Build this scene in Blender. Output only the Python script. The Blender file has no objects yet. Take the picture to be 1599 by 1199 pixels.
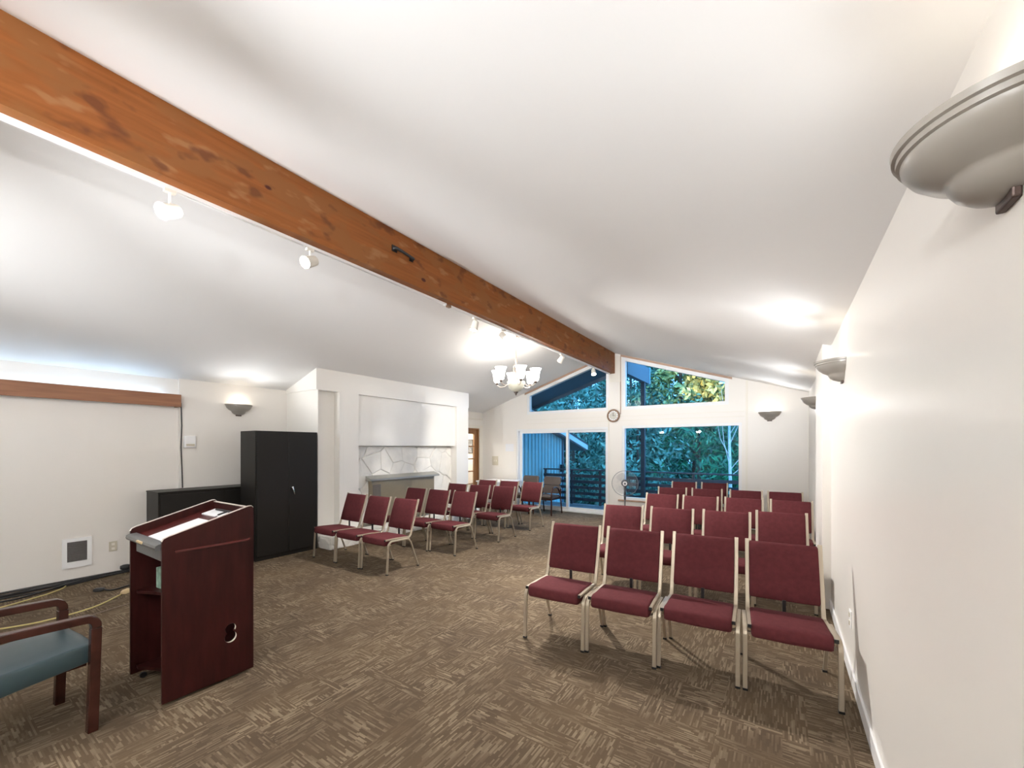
import bpy, bmesh, math, random
from mathutils import Vector, Matrix
random.seed(7)
sc = bpy.context.scene
C = sc.collection
PI = math.pi

# ------------------------------------------------------------------ camera
H = 1.6
F = 640.0
cam_d = bpy.data.cameras.new('camera')
cam = bpy.data.objects.new('camera', cam_d); C.objects.link(cam)
cam_d.sensor_fit = 'HORIZONTAL'; cam_d.sensor_width = 36.0
cam_d.lens = 36.0 * F / 1599.0
cam_d.shift_y = (698.0 - 599.5) / 1599.0
cam_d.clip_start = 0.02; cam_d.clip_end = 300
TH = math.atan((1222 - 799.5) / F)
cam.location = (0, 0, H)
cam.rotation_euler = (PI / 2, 0, TH)
sc.camera = cam

# ------------------------------------------------------------------ sky and exposure
wd = bpy.data.worlds.new('world'); sc.world = wd; wd.use_nodes = True
bg = wd.node_tree.nodes['Background']
bg.inputs[0].default_value = (0.16, 0.50, 1.0, 1)
bg.inputs[1].default_value = 3.2
sc.view_settings.view_transform = 'Standard'
sc.view_settings.look = 'None'
sc.view_settings.gamma = 1.0
sc.view_settings.use_curve_mapping = False
sc.view_settings.exposure = 0.49
sun_d = bpy.data.lights.new('evening_sun', 'SUN'); sun_d.energy = 3.2; sun_d.color = (1.0, 0.74, 0.40); sun_d.angle = 0.01
sun = bpy.data.objects.new('evening_sun', sun_d); C.objects.link(sun)
sun.location = (0, -20, 12); sun.rotation_euler = Vector((0.10, 0.99, -0.11)).to_track_quat('-Z', 'Y').to_euler()
# lamp strengths
P_SCONCE = 15.0      # sconces in view
P_SCONCE_N = 6.0    # the sconce nearest the viewer
P_SCONCE_L = 14.0    # the sconce on the left wall
P_FILL_BACK = 560.0   # added fill sconces on the wall behind the viewer
P_FILL_SIDE = 70.0     # added fill sconces on the side walls behind the viewer
L_SHADE = 9.0       # chandelier shades
L_SHADE_FILL = 28.0      # added fill chandelier behind the viewer
P_SPOT = 165.0        # track spotlights in view
P_SPOT_FILL = 10.0       # added track spotlights behind the viewer
P_UP = 0.0           # bulbs inside the chandelier shades
P_UP2 = 0.0
P_GLOW = 1.1
L_BULB = 6.0
L_TUBE = 9.0
L_LENS = 32.0
WARM = (1.0, 0.90, 0.76)
WARM2 = (1.0, 0.97, 0.93)
NEUTRAL = (0.95, 0.975, 1.0)

# ------------------------------------------------------------------ materials
def nt(name):
    m = bpy.data.materials.new(name); m.use_nodes = True
    t = m.node_tree
    return m, t, t.nodes['Principled BSDF'], t.nodes, t.links
def mat(name, col, rough=0.6, metal=0.0, var=0.0, scale=6.0, bump=0.0, bscale=60.0, spec=None, coat=0.0, stretch=(1, 1, 1), sheen=0.0):
    m, t, b, n, l = nt(name)
    b.inputs['Base Color'].default_value = (*col, 1)
    b.inputs['Roughness'].default_value = rough
    b.inputs['Metallic'].default_value = metal
    if spec is not None: b.inputs['Specular IOR Level'].default_value = spec
    if coat: b.inputs['Coat Weight'].default_value = coat; b.inputs['Coat Roughness'].default_value = 0.12
    if sheen: b.inputs['Sheen Weight'].default_value = sheen
    if var or bump:
        tc = n.new('ShaderNodeTexCoord'); mp = n.new('ShaderNodeMapping')
        l.new(tc.outputs['Object'], mp.inputs[0]); mp.inputs['Scale'].default_value = stretch
    if var:
        ns = n.new('ShaderNodeTexNoise'); ns.inputs['Scale'].default_value = scale; ns.inputs['Detail'].default_value = 5
        l.new(mp.outputs[0], ns.inputs[0])
        cr = n.new('ShaderNodeValToRGB')
        cr.color_ramp.elements[0].position = 0.3; cr.color_ramp.elements[1].position = 0.7
        cr.color_ramp.elements[0].color = (*[max(0, c * (1 - var)) for c in col], 1)
        cr.color_ramp.elements[1].color = (*[min(1, c * (1 + var)) for c in col], 1)
        l.new(ns.outputs[0], cr.inputs[0]); l.new(cr.outputs[0], b.inputs['Base Color'])
    if bump:
        n2 = n.new('ShaderNodeTexNoise'); n2.inputs['Scale'].default_value = bscale; n2.inputs['Detail'].default_value = 3
        l.new(mp.outputs[0], n2.inputs[0])
        bp = n.new('ShaderNodeBump'); bp.inputs['Strength'].default_value = bump; bp.inputs['Distance'].default_value = 0.01
        l.new(n2.outputs[0], bp.inputs['Height']); l.new(bp.outputs[0], b.inputs['Normal'])
    return m
def emis(name, col, s):
    m, t, b, n, l = nt(name)
    b.inputs['Base Color'].default_value = (0.9, 0.88, 0.84, 1)
    b.inputs['Emission Color'].default_value = (*col, 1); b.inputs['Emission Strength'].default_value = s
    return m

def carpet_mat():
    m, t, b, n, l = nt('carpet')
    tc = n.new('ShaderNodeTexCoord')
    def noise(scale, detail=2.0, rough=0.5, stretch=None, off=(0, 0, 0)):
        x = n.new('ShaderNodeTexNoise'); x.inputs['Scale'].default_value = scale
        x.inputs['Detail'].default_value = detail; x.inputs['Roughness'].default_value = rough
        mp = n.new('ShaderNodeMapping'); mp.inputs['Scale'].default_value = stretch or (1, 1, 1); mp.inputs['Location'].default_value = off
        l.new(tc.outputs['Object'], mp.inputs[0]); l.new(mp.outputs[0], x.inputs[0]); return x.outputs[0]
    def math_(op, a, c=None, v=None, clamp=False):
        x = n.new('ShaderNodeMath'); x.operation = op; x.use_clamp = clamp
        l.new(a, x.inputs[0])
        if c is not None: l.new(c, x.inputs[1])
        if v is not None: x.inputs[1].default_value = v
        return x.outputs[0]
    def cells(size, off):
        mp = n.new('ShaderNodeMapping'); mp.inputs['Scale'].default_value = (1 / size[0], 1 / size[1], 0); mp.inputs['Location'].default_value = off
        l.new(tc.outputs['Object'], mp.inputs[0])
        fl = n.new('ShaderNodeVectorMath'); fl.operation = 'FLOOR'; l.new(mp.outputs[0], fl.inputs[0])
        wn = n.new('ShaderNodeTexWhiteNoise'); wn.noise_dimensions = '3D'; l.new(fl.outputs[0], wn.inputs[0])
        return wn.outputs[0]
    sep = n.new('ShaderNodeSeparateXYZ'); l.new(tc.outputs['Object'], sep.inputs[0])
    def streak(along, across, seed):
        row = math_('FLOOR', math_('MULTIPLY', across, v=118.0))
        wn = n.new('ShaderNodeTexWhiteNoise'); wn.noise_dimensions = '1D'; l.new(math_('ADD', row, v=seed), wn.inputs['W'])
        seg = math_('FLOOR', math_('ADD', math_('MULTIPLY', along, v=14.0), math_('MULTIPLY', wn.outputs[0], v=9.0)))
        cb = n.new('ShaderNodeCombineXYZ'); l.new(row, cb.inputs[0]); l.new(seg, cb.inputs[1]); cb.inputs[2].default_value = seed
        w2 = n.new('ShaderNodeTexWhiteNoise'); w2.noise_dimensions = '3D'; l.new(cb.outputs[0], w2.inputs[0])
        r = n.new('ShaderNodeMapRange'); l.new(w2.outputs[0], r.inputs[0]); r.inputs[1].default_value = 0.40; r.inputs[2].default_value = 1.0
        return r.outputs[0]
    sx = streak(sep.outputs[0], sep.outputs[1], 3.7); sy = streak(sep.outputs[1], sep.outputs[0], 11.3)
    c1 = math_('GREATER_THAN', cells((0.31, 0.23), (0, 0, 0)), v=0.5)
    c2 = math_('GREATER_THAN', cells((0.17, 0.26), (0.3, 0.6, 5)), v=0.62)
    pick = math_('ABSOLUTE', math_('SUBTRACT', c1, c2))
    mx = n.new('ShaderNodeMix'); mx.data_type = 'FLOAT'
    l.new(pick, mx.inputs[0]); l.new(sx, mx.inputs[2]); l.new(sy, mx.inputs[3])
    dens = n.new('ShaderNodeMapRange'); l.new(noise(3.4, 2, 0.5), dens.inputs[0]); dens.inputs[1].default_value = 0.33; dens.inputs[2].default_value = 0.62
    dens.inputs[3].default_value = 0.25; dens.inputs[4].default_value = 1.0
    st = math_('MULTIPLY', mx.outputs[0], dens.outputs[0])
    base = n.new('ShaderNodeValToRGB'); l.new(noise(1.6, 3, 0.6), base.inputs[0])
    base.color_ramp.elements[0].position = 0.35; base.color_ramp.elements[0].color = (0.084, 0.059, 0.038, 1)
    base.color_ramp.elements[1].position = 0.66; base.color_ramp.elements[1].color = (0.114, 0.080, 0.048, 1)
    mc = n.new('ShaderNodeMix'); mc.data_type = 'RGBA'
    l.new(st, mc.inputs[0]); l.new(base.outputs[0], mc.inputs[6]); mc.inputs[7].default_value = (0.238, 0.183, 0.122, 1)
    fine = n.new('ShaderNodeMix'); fine.data_type = 'RGBA'; fine.blend_type = 'MULTIPLY'; fine.inputs[0].default_value = 0.5
    fz = n.new('ShaderNodeValToRGB'); l.new(noise(320, 1), fz.inputs[0])
    fz.color_ramp.elements[0].color = (0.55, 0.55, 0.55, 1); fz.color_ramp.elements[1].color = (1.35, 1.35, 1.35, 1)
    l.new(mc.outputs[2], fine.inputs[6]); l.new(fz.outputs[0], fine.inputs[7])
    l.new(fine.outputs[2], b.inputs['Base Color'])
    b.inputs['Roughness'].default_value = 0.95; b.inputs['Specular IOR Level'].default_value = 0.15
    bp = n.new('ShaderNodeBump'); bp.inputs['Strength'].default_value = 0.5; bp.inputs['Distance'].default_value = 0.004
    l.new(st, bp.inputs['Height']); l.new(bp.outputs[0], b.inputs['Normal'])
    return m

def beam_mat():
    m, t, b, n, l = nt('beam_wood')
    tc = n.new('ShaderNodeTexCoord')
    def noise(stretch, scale=1.0, d=4, off=(0, 0, 0)):
        mp = n.new('ShaderNodeMapping'); mp.inputs['Scale'].default_value = stretch; mp.inputs['Location'].default_value = off
        l.new(tc.outputs['Object'], mp.inputs[0])
        x = n.new('ShaderNodeTexNoise'); x.inputs['Scale'].default_value = scale; x.inputs['Detail'].default_value = d
        l.new(mp.outputs[0], x.inputs[0]); return x.outputs[0]
    def ramp(src, p0, c0, p1, c1):
        r = n.new('ShaderNodeValToRGB'); l.new(src, r.inputs[0])
        r.color_ramp.elements[0].position = p0; r.color_ramp.elements[0].color = (*c0, 1)
        r.color_ramp.elements[1].position = p1; r.color_ramp.elements[1].color = (*c1, 1); return r.outputs[0]
    def mix(fac, a, c, mode='MIX', f=None):
        x = n.new('ShaderNodeMix'); x.data_type = 'RGBA'; x.blend_type = mode
        if fac is not None: l.new(fac, x.inputs[0])
        else: x.inputs[0].default_value = f
        if isinstance(a, tuple): x.inputs[6].default_value = (*a, 1)
        else: l.new(a, x.inputs[6])
        if isinstance(c, tuple): x.inputs[7].default_value = (*c, 1)
        else: l.new(c, x.inputs[7])
        return x.outputs[2]
    grain = ramp(noise((14, 1.3, 26), 1.0, 6), 0.3, (0.205, 0.066, 0.015), 0.72, (0.29, 0.098, 0.024))
    patch = ramp(noise((1, 2.2, 5.5), 1.0, 3, (4, 0, 0)), 0.47, (0, 0, 0), 0.56, (1, 1, 1))
    col = mix(patch, grain, (0.235, 0.090, 0.026))
    pale = ramp(noise((1, 3.4, 9), 1.0, 3, (9, 3, 2)), 0.60, (0, 0, 0), 0.68, (0.65, 0.65, 0.65))
    col = mix(pale, col, (0.33, 0.16, 0.07))
    dark = ramp(noise((1, 3.6, 6.0), 1.0, 3, (2, 8, 5)), 0.585, (0, 0, 0), 0.66, (0.75, 0.75, 0.75))
    col = mix(dark, col, (0.12, 0.036, 0.014))
    # small knots
    vo = n.new('ShaderNodeTexVoronoi'); vo.inputs['Scale'].default_value = 1.0; vo.inputs['Randomness'].default_value = 1.0
    mp = n.new('ShaderNodeMapping'); mp.inputs['Scale'].default_value = (0.5, 2.6, 4.5); l.new(tc.outputs['Object'], mp.inputs[0]); l.new(mp.outputs[0], vo.inputs[0])
    kn = ramp(vo.outputs[0], 0.07, (1, 1, 1), 0.10, (0, 0, 0))
    col = mix(kn, col, (0.07, 0.016, 0.012))
    l.new(col, b.inputs['Base Color']); b.inputs['Roughness'].default_value = 0.55; b.inputs['Specular IOR Level'].default_value = 0.25
    return m

def glass_mat(name, tint, f=1.22):
    m, t, b, n, l = nt(name)
    out = n['Material Output']; n.remove(b)
    tr = n.new('ShaderNodeBsdfTransparent'); tr.inputs[0].default_value = (*tint, 1)
    gl = n.new('ShaderNodeBsdfGlossy'); gl.inputs['Roughness'].default_value = 0.0
    fr = n.new('ShaderNodeFresnel'); fr.inputs[0].default_value = f
    mx = n.new('ShaderNodeMixShader'); l.new(fr.outputs[0], mx.inputs[0]); l.new(tr.outputs[0], mx.inputs[1]); l.new(gl.outputs[0], mx.inputs[2])
    l.new(mx.outputs[0], out.inputs[0]); return m
def leaf_mat(name, a, c):
    m, t, b, n, l = nt(name)
    g = n.new('ShaderNodeNewGeometry')
    cr = n.new('ShaderNodeValToRGB'); cr.color_ramp.elements[0].color = (*a, 1); cr.color_ramp.elements[1].color = (*c, 1)
    l.new(g.outputs['Random Per Island'], cr.inputs[0]); l.new(cr.outputs[0], b.inputs['Base Color'])
    b.inputs['Roughness'].default_value = 0.55
    return m

def clear_mat(name, col, k):
    m, t, b, n, l = nt(name)
    b.inputs['Base Color'].default_value = (*col, 1); b.inputs['Roughness'].default_value = 0.25
    tr = n.new('ShaderNodeBsdfTransparent'); mx = n.new('ShaderNodeMixShader'); mx.inputs[0].default_value = k
    l.new(b.outputs[0], mx.inputs[1]); l.new(tr.outputs[0], mx.inputs[2]); l.new(mx.outputs[0], n['Material Output'].inputs[0]); return m
M = {}
M['carpet'] = carpet_mat()
M['wall'] = mat('wall_paint', (0.85, 0.815, 0.765), 0.32, bump=0.05, bscale=7, spec=0.4)
M['ceiling'] = mat('ceiling_paint', (0.90, 0.895, 0.89), 0.75)
M['trim'] = mat('cream_trim', (0.82, 0.78, 0.70), 0.35)
M['white'] = mat('white_gloss', (0.90, 0.90, 0.90), 0.35)
M['fp'] = mat('fireplace_paint', (0.86, 0.835, 0.785), 0.32, bump=0.04, bscale=9)
M['stone'] = mat('painted_stone', (0.85, 0.83, 0.78), 0.55, var=0.05, bump=0.6, bscale=22)
M['mortar'] = mat('painted_mortar', (0.76, 0.74, 0.69), 0.8, bump=0.4, bscale=50)
M['beam'] = beam_mat()
M['valance'] = mat('stained_board', (0.30, 0.135, 0.070), 0.5, var=0.18, scale=4, stretch=(2, 0.6, 9))
M['thin_wood'] = mat('rake_trim_wood', (0.42, 0.27, 0.19), 0.5, var=0.1)
M['black_metal'] = mat('black_steel', (0.011, 0.0095, 0.008), 0.45, spec=0.28, bump=0.03, bscale=300)
M['black'] = mat('black_plastic', (0.01, 0.01, 0.011), 0.45)
M['chrome'] = mat('chrome', (0.8, 0.8, 0.8), 0.15, 1.0)
M['hood'] = mat('tan_metal', (0.27, 0.225, 0.155), 0.42, 0.2, var=0.05)
M['hood_top'] = mat('grey_metal_lip', (0.36, 0.355, 0.32), 0.35, 0.3)
M['mahog'] = mat('mahogany_laminate', (0.032, 0.0065, 0.0055), 0.40, spec=0.22, var=0.3, scale=9, stretch=(3, 3, 0.5), bump=0.02, bscale=150)
M['mahog_in'] = mat('mahogany_top', (0.085, 0.016, 0.014), 0.25)
M['edge'] = mat('pale_edge', (0.62, 0.54, 0.50), 0.3)  # pale strips along the lectern's upper edges
M['grey_plastic'] = mat('grey_plastic', (0.10, 0.10, 0.098), 0.42)
M['cream_cut'] = mat('bare_particle_board', (0.78, 0.72, 0.60), 0.7)
M['paper'] = mat('paper', (0.82, 0.83, 0.86), 0.7)
M['fabric'] = mat('maroon_fabric', (0.106, 0.026, 0.030), 0.9, var=0.10, scale=30, bump=0.25, bscale=420, spec=0.12)
M['frame'] = mat('champagne_metal', (0.46, 0.395, 0.305), 0.40, 0.5)
M['dark_wood'] = mat('dark_cherry_wood', (0.045, 0.014, 0.010), 0.22, spec=0.5, var=0.35, scale=7, stretch=(6, 1, 1))
M['teal'] = mat('teal_vinyl', (0.034, 0.058, 0.066), 0.34, spec=0.5, bump=0.06, bscale=200)
M['grey_fab'] = mat('grey_brown_vinyl', (0.085, 0.065, 0.055), 0.45, bump=0.05, bscale=200)
M['sconce'] = mat('sconce_paint', (0.34, 0.315, 0.28), 0.28)
M['shade'] = emis('frosted_shade', (1.0, 0.96, 0.90), L_SHADE)
M['shade_fill'] = emis('fill_shade_behind', (0.97, 0.985, 1.0), L_SHADE_FILL)
M['bulb'] = emis('sconce_bulb', (1.0, 0.88, 0.70), L_BULB)
M['bowl'] = mat('alabaster_bowl', (0.62, 0.60, 0.50), 0.35, var=0.06)
M['nickel'] = mat('antique_nickel', (0.62, 0.52, 0.45), 0.30, 0.5)
M['bronze'] = mat('dark_bronze', (0.10, 0.07, 0.06), 0.4, 0.6)
M['lens'] = emis('lamp_lens', (1.0, 0.92, 0.74), L_LENS)
M['lamp_white'] = mat('lamp_housing', (0.78, 0.74, 0.66), 0.4)
M['tube'] = emis('fluorescent_tube', (0.50, 0.74, 1.0), L_TUBE)
M['glass'] = glass_mat('window_glass', (0.93, 0.97, 0.97))
M['door_glass'] = glass_mat('door_glass', (0.95, 0.95, 0.93))
M['vinyl'] = mat('white_vinyl_frame', (0.82, 0.83, 0.84), 0.35)
M['door_wood'] = mat('door_oak', (0.30, 0.145, 0.06), 0.4, var=0.2, scale=4, stretch=(8, 8, 1))
M['siding'] = mat('grey_siding', (0.24, 0.42, 0.46), 0.7, var=0.05)
M['navy'] = mat('dark_slate_paint', (0.09, 0.12, 0.16), 0.6)
M['rail'] = mat('dark_rail_paint', (0.025, 0.028, 0.040), 0.55)
M['fascia'] = mat('pale_fascia', (0.55, 0.60, 0.62), 0.6)
M['roof'] = mat('dark_shingles', (0.06, 0.06, 0.065), 0.9)
M['deck'] = mat('deck_boards', (0.16, 0.16, 0.17), 0.5, var=0.12)
M['leaf_a'] = leaf_mat('pale_leaves', (0.015, 0.08, 0.06), (0.18, 0.42, 0.33))
M['leaf_b'] = leaf_mat('green_leaves', (0.008, 0.07, 0.04), (0.05, 0.32, 0.15))
M['leaf_c'] = leaf_mat('dark_leaves', (0.015, 0.07, 0.05), (0.10, 0.29, 0.20))
M['leaf_sun'] = leaf_mat('sun_painted_leaves', (0.10, 0.16, 0.06), (1.0, 0.85, 0.30))  # evening sunlight is put into this yellow leaf colour
M['bark'] = mat('bark', (0.09, 0.065, 0.05), 0.9, var=0.3)
M['birch'] = mat('birch_bark', (0.55, 0.55, 0.52), 0.7, var=0.2, scale=12)
M['ground'] = mat('ground', (0.05, 0.07, 0.03), 0.95, var=0.3, scale=0.6)
M['cord_y'] = mat('yellow_cord', (0.50, 0.42, 0.16), 0.5)
M['cord_b'] = mat('brown_cord', (0.16, 0.11, 0.08), 0.5)
M['plug'] = mat('tan_plug', (0.55, 0.42, 0.24), 0.5)
M['beige'] = mat('beige_plastic', (0.62, 0.57, 0.46), 0.45)
M['vent_grey'] = mat('vent_grille', (0.17, 0.155, 0.15), 0.5)
M['green_box'] = mat('green_marbled_card', (0.22, 0.33, 0.26), 0.6, var=0.45, scale=26)
M['clock_rim'] = mat('clock_wood', (0.26, 0.15, 0.09), 0.35)
M['clock_face'] = mat('clock_face', (0.62, 0.60, 0.53), 0.4, var=0.12, scale=20)
M['fan_blade'] = clear_mat('clear_fan_blade', (0.5, 0.53, 0.60), 0.78)
M['fan_grey'] = mat('fan_grey', (0.16, 0.16, 0.165), 0.4)
M['fan_dark'] = mat('fan_dark', (0.03, 0.032, 0.036), 0.4)
M['picture'] = mat('picture_print', (0.25, 0.25, 0.25), 0.5, var=0.6, scale=14)

# ------------------------------------------------------------------ mesh helpers
class MB:
    def __init__(s): s.v = []; s.f = []
    def add(s, vs, fs):
        o = len(s.v); s.v += [tuple(p) for p in vs]; s.f += [tuple(i + o for i in q) for q in fs]; return s
    def box(s, a, b):
        x0, x1 = sorted((a[0], b[0])); y0, y1 = sorted((a[1], b[1])); z0, z1 = sorted((a[2], b[2]))
        vs = [(x0, y0, z0), (x1, y0, z0), (x1, y1, z0), (x0, y1, z0), (x0, y0, z1), (x1, y0, z1), (x1, y1, z1), (x0, y1, z1)]
        return s.add(vs, [(0, 3, 2, 1), (4, 5, 6, 7), (0, 1, 5, 4), (1, 2, 6, 5), (2, 3, 7, 6), (3, 0, 4, 7)])
    def prism(s, poly, axis, a, b):
        n = len(poly)
        def P(p, k):
            if axis == 'x': return (k, p[0], p[1])
            if axis == 'y': return (p[0], k, p[1])
            return (p[0], p[1], k)
        vs = [P(p, a) for p in poly] + [P(p, b) for p in poly]
        fs = [tuple(range(n))[::-1], tuple(range(n, 2 * n))] + [(i, (i + 1) % n, n + (i + 1) % n, n + i) for i in range(n)]
        return s.add(vs, fs)
    def rings(s, rings, cap=True, closed=True):
        n = len(rings[0]); vs = [p for r in rings for p in r]; fs = []
        for k in range(len(rings) - 1):
            for i in range(n if closed else n - 1):
                j = (i + 1) % n
                fs.append((k * n + i, k * n + j, (k + 1) * n + j, (k + 1) * n + i))
        if cap:
            fs.append(tuple(range(n))[::-1]); fs.append(tuple(range((len(rings) - 1) * n, len(rings) * n)))
        return s.add(vs, fs)
    def tube(s, pts, r, n=8):
        pts = [Vector(p) for p in pts]; rr = r if isinstance(r, (list, tuple)) else [r] * len(pts)
        rings = []; up = None
        for i, p in enumerate(pts):
            d = (pts[min(i + 1, len(pts) - 1)] - pts[max(i - 1, 0)]).normalized()
            if up is None:
                up = Vector((0, 0, 1)) if abs(d.z) < 0.9 else Vector((1, 0, 0))
            a = d.cross(up).normalized(); up = a.cross(d).normalized()
            rings.append([p + (a * math.cos(2 * PI * k / n) + up * math.sin(2 * PI * k / n)) * rr[i] for k in range(n)])
        return s.rings(rings)
    def bar(s, pts, x, w, t):      # rectangular bar swept along a path in the y-z plane
        rings = []
        P = [Vector((0, p[0], p[1])) for p in pts]
        for i, p in enumerate(P):
            d = (P[min(i + 1, len(P) - 1)] - P[max(i - 1, 0)]).normalized()
            nrm = Vector((0, -d.z, d.y))
            a = p + nrm * t / 2; b = p - nrm * t / 2
            rings.append([(x - w / 2, a.y, a.z), (x + w / 2, a.y, a.z), (x + w / 2, b.y, b.z), (x - w / 2, b.y, b.z)])
        return s.rings(rings)
    def lathe(s, prof, c=(0, 0, 0), n=24, a0=0.0, a1=2 * PI):
        full = abs(a1 - a0 - 2 * PI) < 1e-6
        k = n if full else n + 1
        rings = [[(c[0] + r * math.cos(a0 + (a1 - a0) * i / n), c[1] + r * math.sin(a0 + (a1 - a0) * i / n), c[2] + z) for i in range(k)] for r, z in prof]
        return s.rings(rings, cap=False, closed=full)
    def loft(s, prof, xs, ins):    # closed profile (y,z) lofted along x, pulled in towards its centre at the ends
        cy = sum(p[0] for p in prof) / len(prof); cz = sum(p[1] for p in prof) / len(prof)
        rings = []
        for x, q in zip(xs, ins):
            r = []
            for (y, z) in prof:
                dx = Vector((y - cy, z - cz)); L = dx.length
                dx = dx * max(0.02, (L - q) / L) if L > 1e-6 else dx
                r.append((x, cy + dx.x, cz + dx.y))
            rings.append(r)
        return s.rings(rings)
    def xf(s, m):
        s.v = [tuple(m @ Vector(p)) for p in s.v]; return s
    def mesh(s, name, mt, smooth=None, bevel=0.0, seg=2):
        me = bpy.data.meshes.new(name); me.from_pydata(s.v, [], s.f)
        bm = bmesh.new(); bm.from_mesh(me)
        bmesh.ops.recalc_face_normals(bm, faces=bm.faces)
        if bevel:
            bmesh.ops.bevel(bm, geom=[e for e in bm.edges], offset=bevel, segments=seg, affect='EDGES', profile=0.5, clamp_overlap=True)
        bm.to_mesh(me); bm.free()
        if smooth:
            me.shade_smooth(); me.set_sharp_from_angle(angle=math.radians(smooth))
        me.materials.append(mt); return me
    def obj(s, name, mt, parent=None, smooth=None, bevel=0.0, seg=2):
        o = bpy.data.objects.new(name, s.mesh(name, mt, smooth, bevel, seg)); C.objects.link(o)
        if parent: o.parent = parent
        return o
def B(a, b): return MB().box(a, b)
def tag(o, label, cat, group=None, kind=None):
    o['label'] = label; o['category'] = cat
    if group: o['group'] = group
    if kind: o['kind'] = kind
    return o
def thing(name, label, cat, loc=(0, 0, 0), rz=0.0, group=None, kind=None):
    o = bpy.data.objects.new(name, None); C.objects.link(o); o.empty_display_size = 0.1
    o.location = loc; o.rotation_euler = (0, 0, rz)
    return tag(o, label, cat, group, kind)
def dup(root, loc, rz, label):
    r = root.copy(); C.objects.link(r); r.location = loc; r.rotation_euler = (0, 0, rz); r['label'] = label
    for ch in list(root.children):
        c = ch.copy(); C.objects.link(c); c.parent = r
        for g in list(ch.children):
            d = g.copy(); C.objects.link(d); d.parent = c
    return r
def arc(c, r, a0, a1, n):
    return [(c[0] + r * math.cos(math.radians(a0 + (a1 - a0) * i / n)), c[1] + r * math.sin(math.radians(a0 + (a1 - a0) * i / n))) for i in range(n + 1)]
def light(name, kind, loc, power, col, parent=None, radius=0.03, **kw):
    d = bpy.data.lights.new(name, kind); d.energy = power; d.color = col; d.shadow_soft_size = radius
    for k, v in kw.items(): setattr(d, k, v)
    o = bpy.data.objects.new(name, d); C.objects.link(o); o.location = loc
    if parent: o.parent = parent
    return o

# ------------------------------------------------------------------ room shell
XL, XR, YF, YB = -7.1, 0.40, 9.23, -2.6
XC, ZR, SL = -3.30, 3.79, 0.322
def zc(x): return ZR - SL * abs(x - XC)
S = 'structure'
tag(B((XL - 1.6, YB - 0.2, -0.12), (XR + 0.2, YF + 0.15, 0)).obj('floor', M['carpet']), 'brown carpet floor with short tan woven dashes', 'floor', kind=S)
cl = MB()
cl.prism([(XC, ZR), (XR + 0.2, zc(XR + 0.2)), (XR + 0.2, zc(XR + 0.2) + 0.2), (XC, ZR + 0.2)], 'y', YB - 0.2, YF + 0.15)
cl.prism([(XC, ZR), (XL - 0.2, zc(XL - 0.2)), (XL - 0.2, zc(XL - 0.2) + 0.2), (XC, ZR + 0.2)], 'y', YB - 0.2, YF + 0.15)
tag(cl.obj('ceiling', M['ceiling']), 'smooth white vaulted ceiling sloping down both sides from the ridge beam', 'ceiling', kind=S)
wr = B((XR, YB - 0.2, 0), (XR + 0.2, YF + 0.15, zc(XR) + 0.03))
wr.box((0.33, 5.1, 0), (XR + 0.01, 6.05, zc(0.33) + 0.01))
tag(wr.obj('wall_right', M['wall']), 'glossy cream wall on the right with a shallow pilaster', 'wall', kind=S)
# left wall: door opening near the far end, shallow step beside the valance
JOG = 2.235; DY0, DY1, DZ = 8.16, 9.08, 2.12
wl = MB()
wl.box((XL - 0.2, YB - 0.2, 0), (XL - 0.035, JOG, zc(XL) + 0.02))
wl.box((XL - 0.2, JOG, 0), (XL, DY0, zc(XL) + 0.02))
wl.box((XL - 0.2, DY1, 0), (XL, YF + 0.15, zc(XL) + 0.02))
wl.box((XL - 0.2, DY0, DZ), (XL, DY1, zc(XL) + 0.02))
tag(wl.obj('wall_left', M['wall']), 'cream wall on the left behind the cabinets', 'wall', kind=S)
tag(B((XL - 0.2, YB - 0.2, 0), (XR + 0.2, YB, 4.0)).obj('wall_back', M['wall']), 'plain cream wall behind the viewer', 'wall', kind=S)
# far wall: pieces around the openings
wf = MB(); y0, y1 = YF, YF + 0.15
def zt(x): return zc(x) + 0.02
def wp(poly): wf.prism(poly, 'y', y0, y1)
DL, DR, DT = -5.95, -3.385, 2.07
WL, WR, WB, WT = -3.07, -0.67, 0.40, 2.085
TB = 2.455
def gt(x): return zc(x) - 0.052            # head line of the clerestory lights
wp([(XL - 0.2, 0), (DL, 0), (DL, zt(DL)), (XL - 0.2, zt(XL - 0.2))])
wp([(DL, DT), (-5.62, DT), (-5.62, zt(-5.62)), (DL, zt(DL))])
wp([(-5.62, DT), (DR, DT), (DR, TB), (-5.62, TB)])
wp([(-5.62, gt(-5.62)), (DR, gt(DR)), (DR, zt(DR)), (-5.62, zt(-5.62))])
wp([(DR, 0), (WL, 0), (WL, zt(WL)), (XC, zt(XC)), (DR, zt(DR))])
wp([(WL, 0), (WR, 0), (WR, WB), (WL, WB)])
wp([(WL, WT), (WR, WT), (WR, TB), (WL, TB)])
wp([(WL, gt(WL)), (-0.90, gt(-0.90)), (-0.90, zt(-0.90)), (WL, zt(WL))])
wp([(-0.90, TB), (WR, TB), (WR, zt(WR)), (-0.90, zt(-0.90))])
wp([(WR, 0), (XR + 0.2, 0), (XR + 0.2, zt(XR + 0.2)), (WR, zt(WR))])
tag(wf.obj('wall_far', M['wall']), 'cream gable wall at the far end with door and windows', 'wall', kind=S)
tag(B((XR - 0.014, YB, 0), (XR, 5.1, 0.10)).obj('baseboard_right', M['white'], bevel=0.004, seg=1), 'white baseboard along the right wall', 'baseboard', kind=S)
tag(B((0.316, 5.086, 0), (0.33, 6.05, 0.10)).obj('baseboard_pilaster', M['white']), 'white baseboard around the pilaster on the right wall', 'baseboard', kind=S)
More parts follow.
